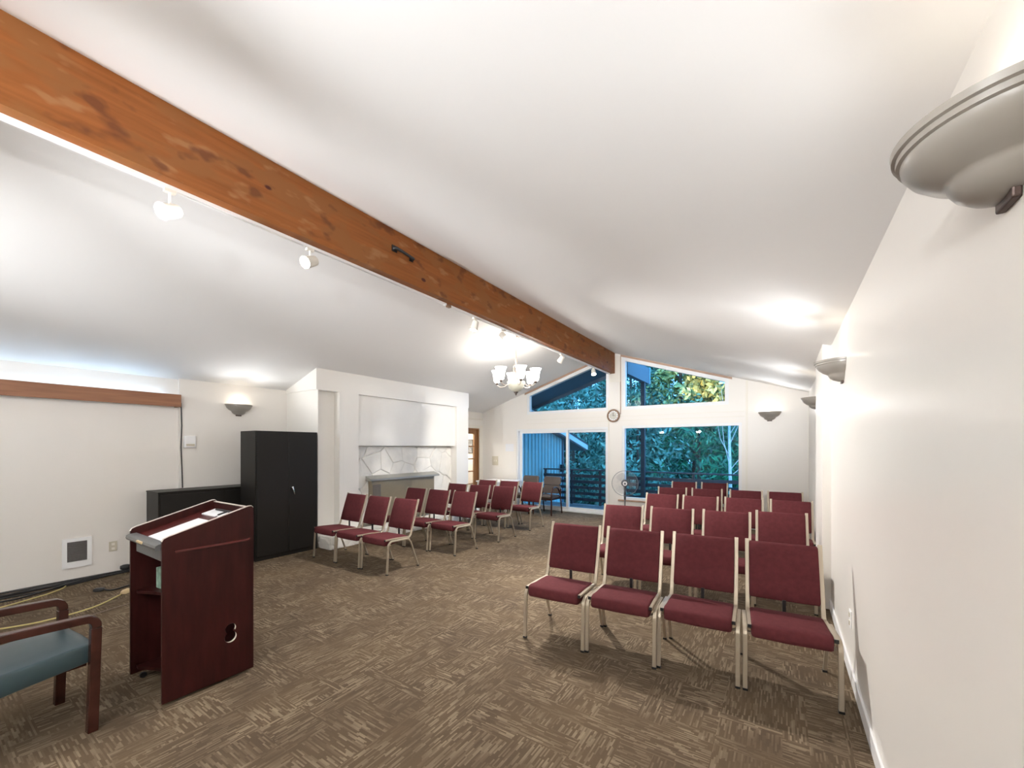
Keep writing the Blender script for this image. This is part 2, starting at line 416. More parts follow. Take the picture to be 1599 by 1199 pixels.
bf = B((XL, YF - 0.014, 0), (DL - 0.08, YF, 0.10)); bf.box((WR, YF - 0.014, 0), (XR, YF, 0.10)); bf.box((WL - 0.2, YF - 0.014, 0), (WR, YF, 0.10))
tag(bf.obj('baseboard_far', M['white']), 'white baseboard under the far windows', 'baseboard', kind=S)
# thin wooden rake trims and cream casings on the far wall
def strip(poly, name, m, label, y=YF - 0.02, d=0.02):
    return tag(MB().prism(poly, 'y', y, y + d).obj(name, m), label, 'trim', kind=S)
strip([(-5.68, gt(-5.68) + 0.004), (-3.38, gt(-3.38) + 0.004), (-3.38, gt(-3.38) + 0.046), (-5.68, gt(-5.68) + 0.046)], 'trim_1', M['thin_wood'], 'thin brown rake trim above the left clerestory light')
strip([(-3.1, gt(-3.1) + 0.004), (-0.84, gt(-0.84) + 0.004), (-0.84, gt(-0.84) + 0.046), (-3.1, gt(-3.1) + 0.046)], 'trim_2', M['thin_wood'], 'thin brown rake trim above the right clerestory light')
strip([(-0.605, 0), (-0.565, 0), (-0.565, zc(-0.565) - 0.01), (-0.605, zc(-0.605) - 0.01)], 'trim_3', M['trim'], 'narrow cream batten right of the picture window', d=0.02)
strip([(-3.112, TB - 0.1), (-3.095, TB - 0.1), (-3.095, 3.68), (-3.112, 3.68)], 'trim_4', M['thin_wood'], 'thin brown vertical trim beside the clock', y=YF - 0.012, d=0.012)
m = MB(); m.prism([(-3.36, 3.1), (-3.105, 3.1), (-3.105, 3.69), (-3.36, 3.69)], 'y', YF - 0.03, YF)
m.box((-3.40, YF - 0.014, 0), (-3.375, YF, TB + 0.3)); m.box((-5.62, YF - 0.014, 2.20), (-0.62, YF, 2.215)); m.box((-5.62, YF - 0.014, 2.30), (-0.62, YF, 2.312))
tag(m.obj('trim_5', M['trim']), 'cream post casing and beam-end plate between the far windows', 'trim', kind=S)

def window(name, label, poly, y=YF, fw=0.05, depth=0.12, inner=0.02, sill=None, cat='window'):
    """poly: x-z outline; frame bars follow its edges, one pane inside"""
    t = thing(name, label, cat, (0, 0, 0), kind=S)
    n = len(poly); cx = sum(p[0] for p in poly) / n; cz = sum(p[1] for p in poly) / n
    # offset polygon inwards
    def off(d):
        out = []
        for i in range(n):
            p0 = Vector(poly[i - 1]); p = Vector(poly[i]); p2 = Vector(poly[(i + 1) % n])
            e1 = (p - p0).normalized(); e2 = (p2 - p).normalized()
            n1 = Vector((-e1.y, e1.x)); n2 = Vector((-e2.y, e2.x))
            k = d / max(0.2, 1 + n1.dot(n2))
            out.append(p + (n1 + n2) * k)
        return out
    area = sum(poly[i][0] * poly[(i + 1) % n][1] - poly[(i + 1) % n][0] * poly[i][1] for i in range(n))
    sgn = 1 if area > 0 else -1
    I = off(sgn * fw)
    for i in range(n):
        j = (i + 1) % n
        MB().prism([tuple(poly[i]), tuple(poly[j]), tuple(I[j]), tuple(I[i])], 'y', y + 0.01, y + depth).obj('frame', M['vinyl'], t)
    MB().prism([tuple(p) for p in off(sgn * (fw - 0.004))], 'y', y + 0.075, y + 0.081).obj('pane', M['glass'], t)
    if sill:
        B((sill[0], y - 0.06, sill[2] - 0.03), (sill[1], y + 0.02, sill[2])).obj('window_sill', M['thin_wood'], t, bevel=0.006)
    return t
window('window_1', 'left clerestory window under the gable, showing dark roof soffit', [(-5.62, TB), (DR, TB), (DR, gt(DR)), (-5.62, gt(-5.62))], fw=0.07)
window('window_2', 'right clerestory window under the gable, showing trees with sunlight painted into their leaves', [(WL, TB), (-0.90, TB), (-0.90, gt(-0.90)), (WL, gt(WL))], fw=0.07)
window('window_3', 'large picture window behind the right chair block', [(WL, WB), (WR, WB), (WR, WT), (WL, WT)], fw=0.055, sill=(WL - 0.08, WR + 0.05, WB + 0.0))
# sliding patio door
t = thing('door_1', 'white framed sliding glass door opening onto the deck', 'door', kind=S)
for nm, a, b in (('frame', (DL, YF + 0.01, DT - 0.05), (DR, YF + 0.14, DT)), ('frame', (DL, YF + 0.01, 0), (DL + 0.05, YF + 0.14, DT - 0.05)), ('frame', (DR - 0.05, YF + 0.01, 0), (DR, YF + 0.14, DT - 0.05)), ('threshold', (DL + 0.05, YF - 0.01, 0), (DR - 0.05, YF + 0.14, 0.03))):
    B(a, b).obj(nm, M['vinyl'], t, bevel=0.004, seg=1)
MID = -4.49
def slider(x0, x1, y, hd):
    p = bpy.data.objects.new('sliding_panel' if hd else 'fixed_panel', MB().mesh('panel_holder', M['vinyl'])); C.objects.link(p); p.parent = t
    m = MB()
    for a, b in (((x0, y, 0.03), (x0 + 0.06, y + 0.04, DT - 0.05)), ((x1 - 0.06, y, 0.03), (x1, y + 0.04, DT - 0.05)), ((x0 + 0.06, y, 0.03), (x1 - 0.06, y + 0.04, 0.11)), ((x0 + 0.06, y, DT - 0.11), (x1 - 0.06, y + 0.04, DT - 0.05))): m.box(a, b)
    p.data = m.mesh('panel_frame', M['vinyl'])
    B((x0 + 0.05, y + 0.017, 0.10), (x1 - 0.05, y + 0.023, DT - 0.10)).obj('pane', M['glass'], p)
    if hd: MB().tube([(x1 - 0.03, y, 0.95), (x1 - 0.03, y - 0.04, 0.98), (x1 - 0.03, y - 0.04, 1.15), (x1 - 0.03, y, 1.18)], 0.011, 8).obj('handle', M['vinyl'], p, smooth=40)
slider(DL + 0.10, MID + 0.05, YF + 0.03, True); slider(MID - 0.02, DR - 0.05, YF + 0.085, False)
B((DL + 0.05, YF + 0.085, 0.03), (DL + 0.10, YF + 0.11, DT - 0.05)).obj('screen_stile', M['vinyl'], t)

# glazed wooden door in the left wall and the hall behind it
t = thing('door_2', 'brown wooden glazed door beyond the fireplace', 'door', kind=S)
xd = XL - 0.09
for a, b in (((XL - 0.2, DY1 - 0.03, 0), (XL + 0.0, DY1, DZ)), ((XL - 0.2, DY0, 0), (XL, DY0 + 0.03, DZ)), ((XL - 0.2, DY0 + 0.03, DZ - 0.03), (XL, DY1 - 0.03, DZ))): B(a, b).obj('jamb', M['door_wood'], t)
for a, b in (((xd, DY1 - 0.15, 0.01), (xd + 0.045, DY1 - 0.03, DZ - 0.03)), ((xd, DY0 + 0.03, 0.01), (xd + 0.045, DY0 + 0.15, DZ - 0.03))): B(a, b).obj('stile', M['door_wood'], t, bevel=0.004)
for z0, z1 in ((0.01, 0.25), (DZ - 0.16, DZ - 0.03)): B((xd, DY0 + 0.15, z0), (xd + 0.045, DY1 - 0.15, z1)).obj('rail', M['door_wood'], t)
for k in range(1, 5):
    z = 0.25 + k * (DZ - 0.41) / 5
    B((xd + 0.008, DY0 + 0.15, z - 0.014), (xd + 0.037, DY1 - 0.15, z + 0.014)).obj('muntin', M['door_wood'], t)
ym = (DY0 + DY1) / 2
B((xd + 0.01, ym - 0.014, 0.25), (xd + 0.035, ym + 0.014, DZ - 0.16)).obj('muntin', M['door_wood'], t)
for k in range(5):
    for a, b in ((DY0 + 0.15, ym - 0.014), (ym + 0.014, DY1 - 0.15)):
        z = 0.25 + k * (DZ - 0.41) / 5
        B((xd + 0.02, a, z + 0.01), (xd + 0.024, b, z + (DZ - 0.41) / 5 - 0.01)).obj('pane', M['door_glass'], t)
for a, b in (((XL, DY1, 0), (XL + 0.018, YF, DZ + 0.09)), ((XL, DY0 - 0.09, 0), (XL + 0.018, DY0, DZ + 0.09)), ((XL, DY0, DZ), (XL + 0.018, DY1, DZ + 0.09)), ((XL, DY0 - 0.09, DZ + 0.24), (XL + 0.022, YF, DZ + 0.27))): B(a, b).obj('casing', M['trim'], t, bevel=0.003, seg=1)
hw = MB(); hx = XL - 1.5
hw.box((hx - 0.1, 7.4, 0), (hx, 9.38, 2.5)); hw.box((hx, 7.4, 0), (XL - 0.2, 7.5, 2.5)); hw.box((hx, 9.28, 0), (XL - 0.2, 9.38, 2.5)); hw.box((hx - 0.1, 7.4, 2.5), (XL - 0.2, 9.38, 2.6))
tag(hw.obj('wall_hall', M['wall']), 'cream hallway walls seen through the glazed wooden door', 'wall', kind=S)
t = thing('picture_frame', 'small framed print in the hallway behind the glazed door', 'picture', (-7.62, 9.28, 1.62), -PI / 2)
m = MB()
for a, b in (((0, -.14, -.20), (.02, -.12, .20)), ((0, .12, -.20), (.02, .14, .20)), ((0, -.12, .18), (.02, .12, .20)), ((0, -.12, -.20), (.02, .12, -.18))): m.box(a, b)
m.obj('frame', M['black'], t); B((0.001, -.12, -.18), (0.008, .12, .18)).obj('print', M['picture'], t)
t = thing('added_hall_lamp', 'added unseen round lamp lighting the hallway behind the glazed door', 'lamp', (hx + 0.65, 8.4, 2.5))  # added lamp, brightens the hallway behind the panes
MB().lathe([(0.0, -0.10), (0.08, -0.085), (0.13, -0.04), (0.14, 0)], n=20).obj('diffuser', M['bulb'], t, smooth=40); MB().lathe([(0.15, -0.015), (0.155, 0)], n=20).obj('rim', M['nickel'], t); light('hall_fill_light', 'POINT', (0, 0, -0.2), 45.0, WARM2, t, 0.08)

# ------------------------------------------------------------------ ridge beam, track
BX0, BX1, BZ = -3.37, -3.23, 3.30
t = thing('ridge_beam', 'long brown exposed wooden ridge beam under the ceiling peak', 'beam', (XC, 0, BZ))
MB().prism([(BX0 - XC, 0), (BX1 - XC, 0), (BX1 - XC, zc(BX1) - BZ + 0.005), (0, ZR - BZ), (BX0 - XC, zc(BX0) - BZ + 0.005)], 'y', YB, YF - 0.031).obj('timber', M['beam'], t)
b = MB(); b.tube([(0.073, 2.75, 0.275), (0.10, 2.77, 0.275), (0.112, 2.83, 0.265), (0.112, 2.92, 0.255), (0.10, 2.985, 0.252), (0.073, 2.99, 0.252)], [0.018, 0.018, 0.014, 0.014, 0.018, 0.018], 8)
b.box((0.07, 2.73, 0.245), (0.08, 2.79, 0.305)); b.box((0.07, 2.96, 0.23), (0.08, 3.005, 0.275))
b.obj('bracket', M['black'], t, smooth=40)['label'] = 'black curved metal bracket'
def track(y0, y1, label):
    t = thing('lighting_track', label, 'track', (-3.335, y0, BZ))
    m = MB(); L = y1 - y0
    m.box((-0.018, 0, -0.004), (0.018, L, 0)); m.box((-0.018, 0, -0.022), (-0.012, L, -0.004)); m.box((0.012, 0, -0.022), (0.018, L, -0.004)); m.box((-0.003, 0, -0.018), (0.003, L, -0.004))
    m.obj('rail', M['white'], t); B((-0.02, -0.02, -0.024), (0.02, 0.0, 0)).obj('end_cap', M['white'], t); B((-0.02, L, -0.024), (0.02, L + 0.02, 0)).obj('end_cap', M['white'], t)
track(YB + 0.3, 3.60, 'white lighting track under the near half of the beam'); track(3.72, 9.1, 'white lighting track under the far half of the beam')
tag(MB().box((-0.02, 0, -0.03), (0.02, 0.05, 0)).obj('junction_box', M['clock_rim']), 'small brown junction piece between the two lighting tracks', 'junction box').location = (-3.335, 3.65, BZ)

def spot(y, aim, label, stem=0.09, power=None):
    t = thing('track_spotlight', label, 'spotlight', (-3.335, y, BZ - 0.022), group='track spotlights under the beam')
    m = MB().box((-0.016, -0.03, -0.022), (0.016, 0.03, 0)); m.tube([(0, 0, -0.02), (0, 0, -stem)], 0.007, 8)
    m.obj('stem', M['lamp_white'], t, smooth=40)
    a = Vector(aim).normalized(); q = a.to_track_quat('-Z', 'Y').to_matrix().to_4x4()
    ctr = Vector((0, 0, -stem - 0.02))
    mx = Matrix.Translation(ctr) @ q
    hd = MB().lathe([(0.0, 0.075), (0.025, 0.073), (0.040, 0.06), (0.044, 0.03), (0.050, -0.05), (0.053, -0.058), (0.048, -0.058), (0.046, -0.048)], n=24).xf(mx)
    hd.obj('head', M['lamp_white'], t, smooth=40)
    MB().lathe([(0.0, -0.054), (0.03, -0.053), (0.047, -0.050)], n=24).xf(mx).obj('lens', M['lens'], t, smooth=40)
    lo = light('spot_light', 'SPOT', ctr + a * 0.075, P_SPOT if power is None else power, WARM2, t, 0.04, spot_size=math.radians(105), spot_blend=0.9)
    lo.rotation_euler = a.to_track_quat('-Z', 'Y').to_euler()
spot(1.0, (0.38, -0.79, -0.5), 'large lit track spotlight nearest the viewer, above the lectern', 0.12, 110.0)
spot(1.95, (0.19, -0.87, -0.5), 'lit track spotlight second from the viewer', 0.09, 110.0)
spot(4.17, (-0.1, -0.25, -1), 'lit track spotlight pointing straight down, just left of the chandelier', 0.09, 280.0)
spot(4.83, (0.72, -0.05, -0.68), 'lit track spotlight above the chandelier, turned towards the right', 0.075, 480.0)
spot(6.66, (-0.62, 0.12, -0.66), 'lit track spotlight right of the chandelier, turned to the left', 0.075, 190.0)
spot(8.18, (0.25, -0.35, -0.85), 'lit track spotlight nearest the far gable windows', 0.075, 230.0)
spot(-0.6, (0.5, 0.5, -0.8), 'added unseen track spotlight behind the viewer', 0.09, P_SPOT_FILL)  # this one and the next are added out of view for more even light
spot(-1.6, (-0.4, -0.3, -0.8), 'added unseen track spotlight farthest behind the viewer', 0.09, P_SPOT_FILL)

# ------------------------------------------------------------------ wall sconces
RIM = 2.28
SP = [(0.0, -0.164), (0.035, -0.160), (0.065, -0.149), (0.086, -0.132), (0.096, -0.116), (0.099, -0.107), (0.106, -0.102), (0.132, -0.087), (0.158, -0.064), (0.171, -0.044), (0.173, -0.033), (0.180, -0.030), (0.181, -0.018), (0.188, -0.015), (0.190, 0.0)]
def sconce(loc, rz, label, pw=None, throw=False):
    t = thing('wall_sconce', label, 'sconce', loc, rz, group='half-bowl wall sconces')      # local: wall at y=0, bowl towards -y
    inner = [(max(0.0, r - 0.008), z + 0.006) for r, z in SP[::-1]]
    inner[0] = (0.184, 0.0)
    MB().lathe(SP + inner, n=32, a0=PI, a1=2 * PI).obj('bowl', M['sconce'], t, smooth=50)
    B((-0.04, -0.016, -0.178), (0.04, 0, -0.02)).obj('backplate', M['bronze'], t, bevel=0.004)
    MB().lathe([(0.0, 0.04), (0.016, 0.034), (0.024, 0.012), (0.018, -0.01), (0.010, -0.025), (0, -0.025)], (0, -0.075, -0.045), n=16).obj('bulb', M['bulb'], t, smooth=50)
    pw = P_SCONCE if pw is None else pw
    light('glow_light', 'POINT', (0, -0.085, 0.006), P_GLOW, WARM, t, 0.03)
    aims = ((0.0, -1.0, 0.128), (0.75, -0.66, 0.2), (-0.75, -0.66, 0.2)) if throw else ((0.5, -0.8, 0.38), (-0.5, -0.8, 0.38))
    for k, aim in enumerate(aims):  # added spots throw light across the room; the bowls have no reflector
        far = throw and k == 0
        lo = light('added_throw_light', 'SPOT', (0, -0.12, 0.012), pw * (2.9 if far else 0.22 if throw else 1), NEUTRAL, t, 0.10, spot_size=math.radians(46 if far else 68 if throw else 112), spot_blend=1.0)
        lo.rotation_euler = Vector(aim).to_track_quat('-Z', 'Y').to_euler()
sconce((XR, 1.28, RIM), -PI / 2, 'big half-bowl wall sconce nearest the viewer on the right wall', P_SCONCE_N)
sconce((XR, 4.13, RIM), -PI / 2, 'half-bowl sconce on the right wall just before the pilaster')
sconce((XR, 7.00, RIM), -PI / 2, 'small half-bowl sconce on the right wall past the pilaster')
sconce((-0.205, YF, RIM - 0.01), 0, 'half-bowl sconce on the far wall right of the picture window')
sconce((XL, 2.99, RIM - 0.02), PI / 2, 'half-bowl sconce on the left wall above the black cabinet', P_SCONCE_L)
sconce((XR, -1.6, RIM), -PI / 2, 'added half-bowl fill sconce on the right wall behind the viewer', P_FILL_SIDE * 3.6)  # added with the next one to fill the room from behind
sconce((XL - 0.035, -1.2, RIM), PI / 2, 'added half-bowl fill sconce on the left wall behind the viewer', P_FILL_SIDE * 0.4)

for x_, lb in ((-0.9, 'right-hand'), (-3.3, 'middle'), (-5.0, 'left-hand')):  # unseen sconces added to light the ceiling and far wall evenly
    sconce((x_, YB, RIM), PI, '%s added half-bowl fill sconce on the back wall behind the viewer' % lb, P_FILL_BACK * (0.48 if x_ < -4 else 1.0), True)

# ------------------------------------------------------------------ chandelier
def chandelier(cx_, cy_, label, sm, up):
    t = thing('chandelier', label, 'chandelier', (cx_, cy_, 2.53))
    zt_ = zc(cx_) - 2.53
    MB().tube([(0, 0, 0.60), (0, 0, zt_ - 0.02)], 0.008, 8).obj('stem', M['nickel'], t, smooth=40)
    MB().lathe([(0.0, -0.045), (0.03, -0.04), (0.065, -0.015), (0.07, 0.015), (0.0, 0.03)], (0, 0, zt_ - 0.01), n=20).obj('ceiling_canopy', M['nickel'], t, smooth=40)
    MB().lathe([(0.0, 0.65), (0.02, 0.64), (0.028, 0.60), (0.014, 0.57), (0.012, 0.30), (0.03, 0.27), (0.03, 0.25)], n=16).obj('column', M['nickel'], t, smooth=40)
    MB().lathe([(0.0, 0.055), (0.04, 0.058), (0.09, 0.08), (0.130, 0.13), (0.15, 0.19), (0.165, 0.235), (0.158, 0.24), (0.14, 0.19), (0.0, 0.185)], n=32).obj('bowl', M['bowl'], t, smooth=40)
    MB().lathe([(0.0, -0.01), (0.01, 0.0), (0.012, 0.015), (0.02, 0.022), (0.02, 0.035), (0.04, 0.045), (0.042, 0.06), (0.0, 0.06)], n=16).obj('finial', M['bronze'], t, smooth=40)
    for k in range(6):
        a = 2 * PI * k / 6 + 0.28; u = Vector((math.cos(a), math.sin(a), 0)); Rr = 0.36
        def P(r, z): return u * r + Vector((0, 0, z))
        ar = MB().tube([P(0.03, 0.54), P(0.055, 0.50), P(0.05, 0.40), P(0.04, 0.30), P(0.07, 0.25), P(0.14, 0.20), P(0.22, 0.155), P(0.30, 0.155), P(0.35, 0.185), P(Rr, 0.21)], 0.007, 6).obj('arm', M['nickel'], t, smooth=50)
        MB().lathe([(0.0, 0.195), (0.02, 0.20), (0.028, 0.22), (0.028, 0.24), (0.0, 0.24)], tuple(u * Rr), n=12).obj('cup', M['bronze'], ar, smooth=40)
        MB().lathe([(0.030, 0.232), (0.052, 0.25), (0.062, 0.29), (0.068, 0.35), (0.080, 0.41), (0.100, 0.45), (0.104, 0.452), (0.096, 0.452), (0.074, 0.41), (0.062, 0.35), (0.056, 0.29), (0.03, 0.245)], tuple(u * Rr), n=20).obj('shade', sm, ar, smooth=50)
        light('bulb_light', 'POINT', u * Rr + Vector((0, 0, 0.405)), up, WARM2, t, 0.03)
chandelier(-3.98, 6.16, 'six-light chandelier with glowing white bell shades and pale bowl', M['shade'], P_UP)
chandelier(-1.5, -1.45, 'added unseen fill chandelier hanging behind the viewer', M['shade_fill'], P_UP2)  # added out of view to lift the near ceiling and chair fronts

# ------------------------------------------------------------------ fireplace
XF = -6.18; Y0 = 3.745; YE = 7.49
t = thing('fireplace', 'cream painted fireplace surround with white stone face and metal hood', 'fireplace', (XF, Y0, 0))
def L(x, y, z): return (x - XF, y - Y0, z)
def fb(name, a, b, m, par=None, **k): return B(L(*a), L(*b)).obj(name, m, par or t, **k)
SOF = 2.52
fb('side_panel', (XL, Y0, 0), (XF, Y0 + 0.015, SOF), M['fp'])
fb('niche_back', (XL, Y0 + 0.015, 0), (XF - 0.15, 4.13, SOF), M['fp'])
fb('jamb', (XL, 4.13, 0), (XF, 4.50, SOF), M['fp'])
fb('jamb', (XL, 7.085, 0), (XF, YE, SOF), M['fp'])
fb('panel', (XL, 4.50, 1.625), (XF - 0.06, 7.085, SOF), M['fp'])
h = MB(); ov = 0.022
h.prism([(XL - XF, SOF), (0.0, SOF), (0.0, zc(XF) + 0.005), (XL - XF, zc(XL) + 0.005)], 'y', -ov, YE - Y0 + ov)
h.obj('header', M['fp'], t)
fb('backing', (XL, 4.50, 0), (XF - 0.21, 7.085, 1.625), M['mortar'])
# irregular stones: clipped Voronoi cells
def cells(x0, x1, z0, z1, nx, nz, jit=0.42):
    pts = []
    for i in range(-1, nx + 1):
        for j in range(-1, nz + 1):
            pts.append(((i + 0.5 + (j % 2) * 0.4 + random.uniform(-jit, jit)) * (x1 - x0) / nx + x0, (j + 0.5 + random.uniform(-jit, jit)) * (z1 - z0) / nz + z0))
    out = []
    for p in pts:
        poly = [(x0, z0), (x1, z0), (x1, z1), (x0, z1)]
        for q in pts:
            if q is p: continue
            mx, mz = (p[0] + q[0]) / 2, (p[1] + q[1]) / 2; dx, dz = q[0] - p[0], q[1] - p[1]
            new = []
            for i in range(len(poly)):
                a, b = poly[i], poly[(i + 1) % len(poly)]
                fa = (a[0] - mx) * dx + (a[1] - mz) * dz; fb_ = (b[0] - mx) * dx + (b[1] - mz) * dz
                if fa <= 0: new.append(a)
                if fa * fb_ < 0:
                    s = fa / (fa - fb_); new.append((a[0] + (b[0] - a[0]) * s, a[1] + (b[1] - a[1]) * s))
            poly = new
            if len(poly) < 3: break
        if len(poly) >= 3:
            A = sum(poly[i][0] * poly[(i + 1) % len(poly)][1] - poly[(i + 1) % len(poly)][0] * poly[i][1] for i in range(len(poly))) / 2
            if abs(A) > 0.003: out.append(poly)
    return out
def stone(poly, place, par, th):
    n = len(poly); cx = sum(p[0] for p in poly) / n; cz = sum(p[1] for p in poly) / n
    def ring(s_abs, d, wob=0.0):
        r = []
        for p in poly:
            v = Vector((p[0] - cx, p[1] - cz)); l = v.length
            v = v * max(0.1, (l - s_abs) / l)
            r.append(place(cx + v.x, cz + v.y, d + random.uniform(-wob, wob)))
        return r
    m = MB(); m.rings([ring(0.003, 0), ring(0.004, th * 0.75), ring(0.02, th, 0.006)], cap=False)
    k = len(m.v); m.add(m.v[-n:] + [place(cx, cz, th + random.uniform(0, 0.012))], [(i, (i + 1) % n, n) for i in range(n)])
    return m.obj('stone', M['stone'], par)
for poly in cells(4.50, 7.085, 0.19, 1.615, 7, 4, 0.5):
    stone(poly, lambda a, b, d: L(XF - 0.21 + d, a, b), t, random.uniform(0.025, 0.05))
he = fb('hearth', (XF + 0.0, Y0 + 0.01, 0), (-5.86, YE, 0.165), M['mortar'])
for poly in cells(Y0 + 0.01, YE, 0.0, 0.17, 11, 1, 0.15): stone(poly, lambda a, b, d: L(-5.86 + d, a, b), he, 0.022)
for poly in cells(XF, -5.86, Y0 + 0.01, YE, 1, 9, 0.18): stone(poly, lambda a, b, d: L(a, b, 0.165 + d), he, 0.022)
for poly in cells(XF, -5.86, 0.0, 0.17, 1, 1, 0.05): stone(poly, lambda a, b, d: L(a, Y0 + 0.01 - d, b), he, 0.015)
ho = fb('hood', (XF - 0.17, 4.82, 0.19), (XF - 0.06, 5.75, 0.985), M['hood'])
fb('hood_side', (XF - 0.17, 5.75, 0.19), (XF - 0.09, 6.45, 0.985), M['hood'], ho)
MB().prism([(-0.17, 1.075), (-0.17, 0.985), (-0.01, 0.985), (-0.01, 1.02)], 'y', 4.76 - Y0, 6.53 - Y0).obj('hood_lip', M['hood_top'], t)
g = MB()
for k in range(6): g.box(L(XF - 0.06, 4.85 + k * 0.03, 0.6), L(XF - 0.052, 4.866 + k * 0.03, 0.91))
g.obj('grille', M['vent_grey'], ho)
# ------------------------------------------------------------------ window valance with its tube lamp on the left wall
t = thing('valance', 'stained brown wooden light valance with bluish lamp glow above', 'valance', (XL - 0.035, JOG - 0.02, 2.20))
B((0.155, -4.0, -0.045), (0.185, 0, 0.125)).obj('board', M['valance'], t, bevel=0.003, seg=1)
B((0.0, -0.025, -0.045), (0.155, 0, 0.125)).obj('return_board', M['valance'], t)
MB().tube([(0.075, -0.15, 0.075), (0.075, -1.4, 0.075)], 0.013, 10).obj('tube_lamp', M['tube'], t)
MB().tube([(0.075, -1.55, 0.075), (0.075, -2.8, 0.075)], 0.013, 10).obj('tube_lamp', M['tube'], t)
B((0.04, -3.9, 0.02), (0.11, -0.1, 0.05)).obj('lamp_tray', M['white'], t)
w_ = MB().tube([(XL + 0.012, JOG + 0.02, 2.22), (XL + 0.014, JOG + 0.028, 1.9), (XL + 0.011, JOG + 0.02, 1.6), (XL + 0.014, JOG + 0.03, 1.3), (XL + 0.02, JOG + 0.035, 1.024)], 0.007, 6)
tag(w_.obj('hanging_wire', M['black'], smooth=40), 'black wire hanging down the left wall to the low cabinet', 'wire')
t = thing('wall_box', 'small white electronic box on the left wall above the low cabinet', 'box', (XL, 2.355, 1.675))
B((0, -.07, -.085), (.045, .07, .085)).obj('body', M['white'], t, bevel=0.012, seg=3); B((0.045, -.05, -.06), (.048, .05, -.03)).obj('slot', M['beige'], t)
# wall heater vent, outlet plates
t = thing('wall_heater', 'white square wall heater with grey louvres on the left wall', 'heater', (XL - 0.035, 1.24, 0.325))
m = MB()
for a, b in (((0, -.125, -.175), (.022, -.085, .175)), ((0, .085, -.175), (.022, .125, .175)), ((0, -.085, .135), (.022, .085, .175)), ((0, -.085, -.175), (.022, .085, -.105))): m.box(a, b)
m.obj('frame', M['white'], t); B((0, -.085, -.105), (.004, .085, .135)).obj('backing', M['black'], t)
for k in range(15):
    z = -0.098 + k * 0.016
    MB().prism([(0.004, z), (0.016, z - 0.004), (0.017, z + 0.004), (0.005, z + 0.009)], 'y', -.085, .085).obj('louvre', M['vent_grey'], t)
def plate(name, loc, rz, w, h, m, label, holes):
    t = thing(name, label, 'wall plate', loc, rz)
    B((-w / 2, -0.008, -h / 2), (w / 2, 0, h / 2)).obj('cover', m, t, bevel=0.003, seg=1)
    for (x, z, ww, hh) in holes: B((x - ww / 2, -0.012, z - hh / 2), (x + ww / 2, -0.007, z + hh / 2)).obj('insert', M['beige'] if m is M['white'] else M['trim'], t)
plate('outlet_plate', (XL - 0.035, 1.56, 0.335), PI / 2, 0.078, 0.125, M['beige'], 'beige outlet plate beside the wall heater', [(0, 0.028, 0.03, 0.03), (0, -0.028, 0.03, 0.03)])
plate('switch_plate', (-6.65, YF, 1.225), 0, 0.20, 0.25, M['beige'], 'beige switch plate on the far wall left of the sliding door', [(-0.03, 0.0, 0.02, 0.05), (0.04, 0.0, 0.02, 0.05)])
plate('outlet_plate', (XR, 3.70, 0.40), -PI / 2, 0.075, 0.12, M['white'], 'white outlet plate low on the right wall behind the front row', [(0, 0.028, 0.03, 0.03), (0, -0.028, 0.03, 0.03)])
t = thing('notice', 'white paper notice taped beside the sliding door', 'notice', (-6.17, YF, 1.585))
B((-.13, -.004, -.10), (.13, 0, .10)).obj('sheet', M['paper'], t)
# clock
t = thing('wall_clock', 'round wooden wall clock between the far windows', 'clock', (-3.265, YF - 0.03, 2.325))
rot = Matrix.Rotation(PI / 2, 4, 'X')
MB().lathe([(0.112, 0.0), (0.15, 0.0), (0.152, 0.015), (0.14, 0.032), (0.122, 0.034), (0.112, 0.02)], n=36).xf(rot).obj('rim', M['clock_rim'], t, smooth=40)
MB().lathe([(0.0, 0.01), (0.113, 0.01)], n=36).xf(rot).obj('face', M['clock_face'], t)
MB().lathe([(0.086, 0.012), (0.112, 0.012)], n=36).xf(rot).obj('chapter_ring', M['white'], t)
B((-.004, -.018, -.01), (.004, -.014, .075)).obj('hand', M['black'], t); B((-.01, -.016, -.004), (.055, -.013, .004)).obj('hand', M['black'], t)
for k in range(12):
    a = k * PI / 6; MB().box((-.004, -.014, .088), (.004, -.0125, .108)).xf(Matrix.Rotation(a, 4, 'Y')).obj('hour_mark', M['black'], t)

# ------------------------------------------------------------------ cabinets
t = thing('storage_cabinet', 'tall black metal two-door storage cabinet beside the fireplace', 'cabinet', (-6.10, 2.79, 0))
CW, CD, CH = 0.91, 0.46, 1.83
B((-CD, 0, 0), (-0.02, CW, CH)).obj('body', M['black_metal'], t, bevel=0.004, seg=1)
for k, (a, b) in enumerate(((0.012, CW / 2 - 0.002), (CW / 2 + 0.002, CW - 0.012))):
    d = B((-0.02, a, 0.06), (0.0, b, CH - 0.025)).obj('door', M['black_metal'], t, bevel=0.003, seg=1)
    if k == 1:
        hd = MB().lathe([(0, 0.03), (0.016, 0.028), (0.02, 0.0)], n=16).xf(Matrix.Translation((0, CW / 2 + 0.045, 1.0)) @ Matrix.Rotation(PI / 2, 4, 'Y'))
        hd.tube([(0.02, CW / 2 + 0.045, 1.0), (0.03, CW / 2 + 0.055, 0.96), (0.028, CW / 2 + 0.07, 0.90)], [0.012, 0.010, 0.006], 8)
        hd.obj('handle', M['chrome'], d, smooth=40)['label'] = 'small chrome handle'
t = thing('low_cabinet', 'long low black metal cabinet against the left wall', 'cabinet', (XL, 1.88, 0))
B((0.005, 0, 0), (0.44, 1.5, 1.0)).obj('body', M['black_metal'], t, bevel=0.004, seg=1)
B((0.005, -0.005, 1.0), (0.45, 1.5, 1.02)).obj('top', M['black_metal'], t, bevel=0.004, seg=1)
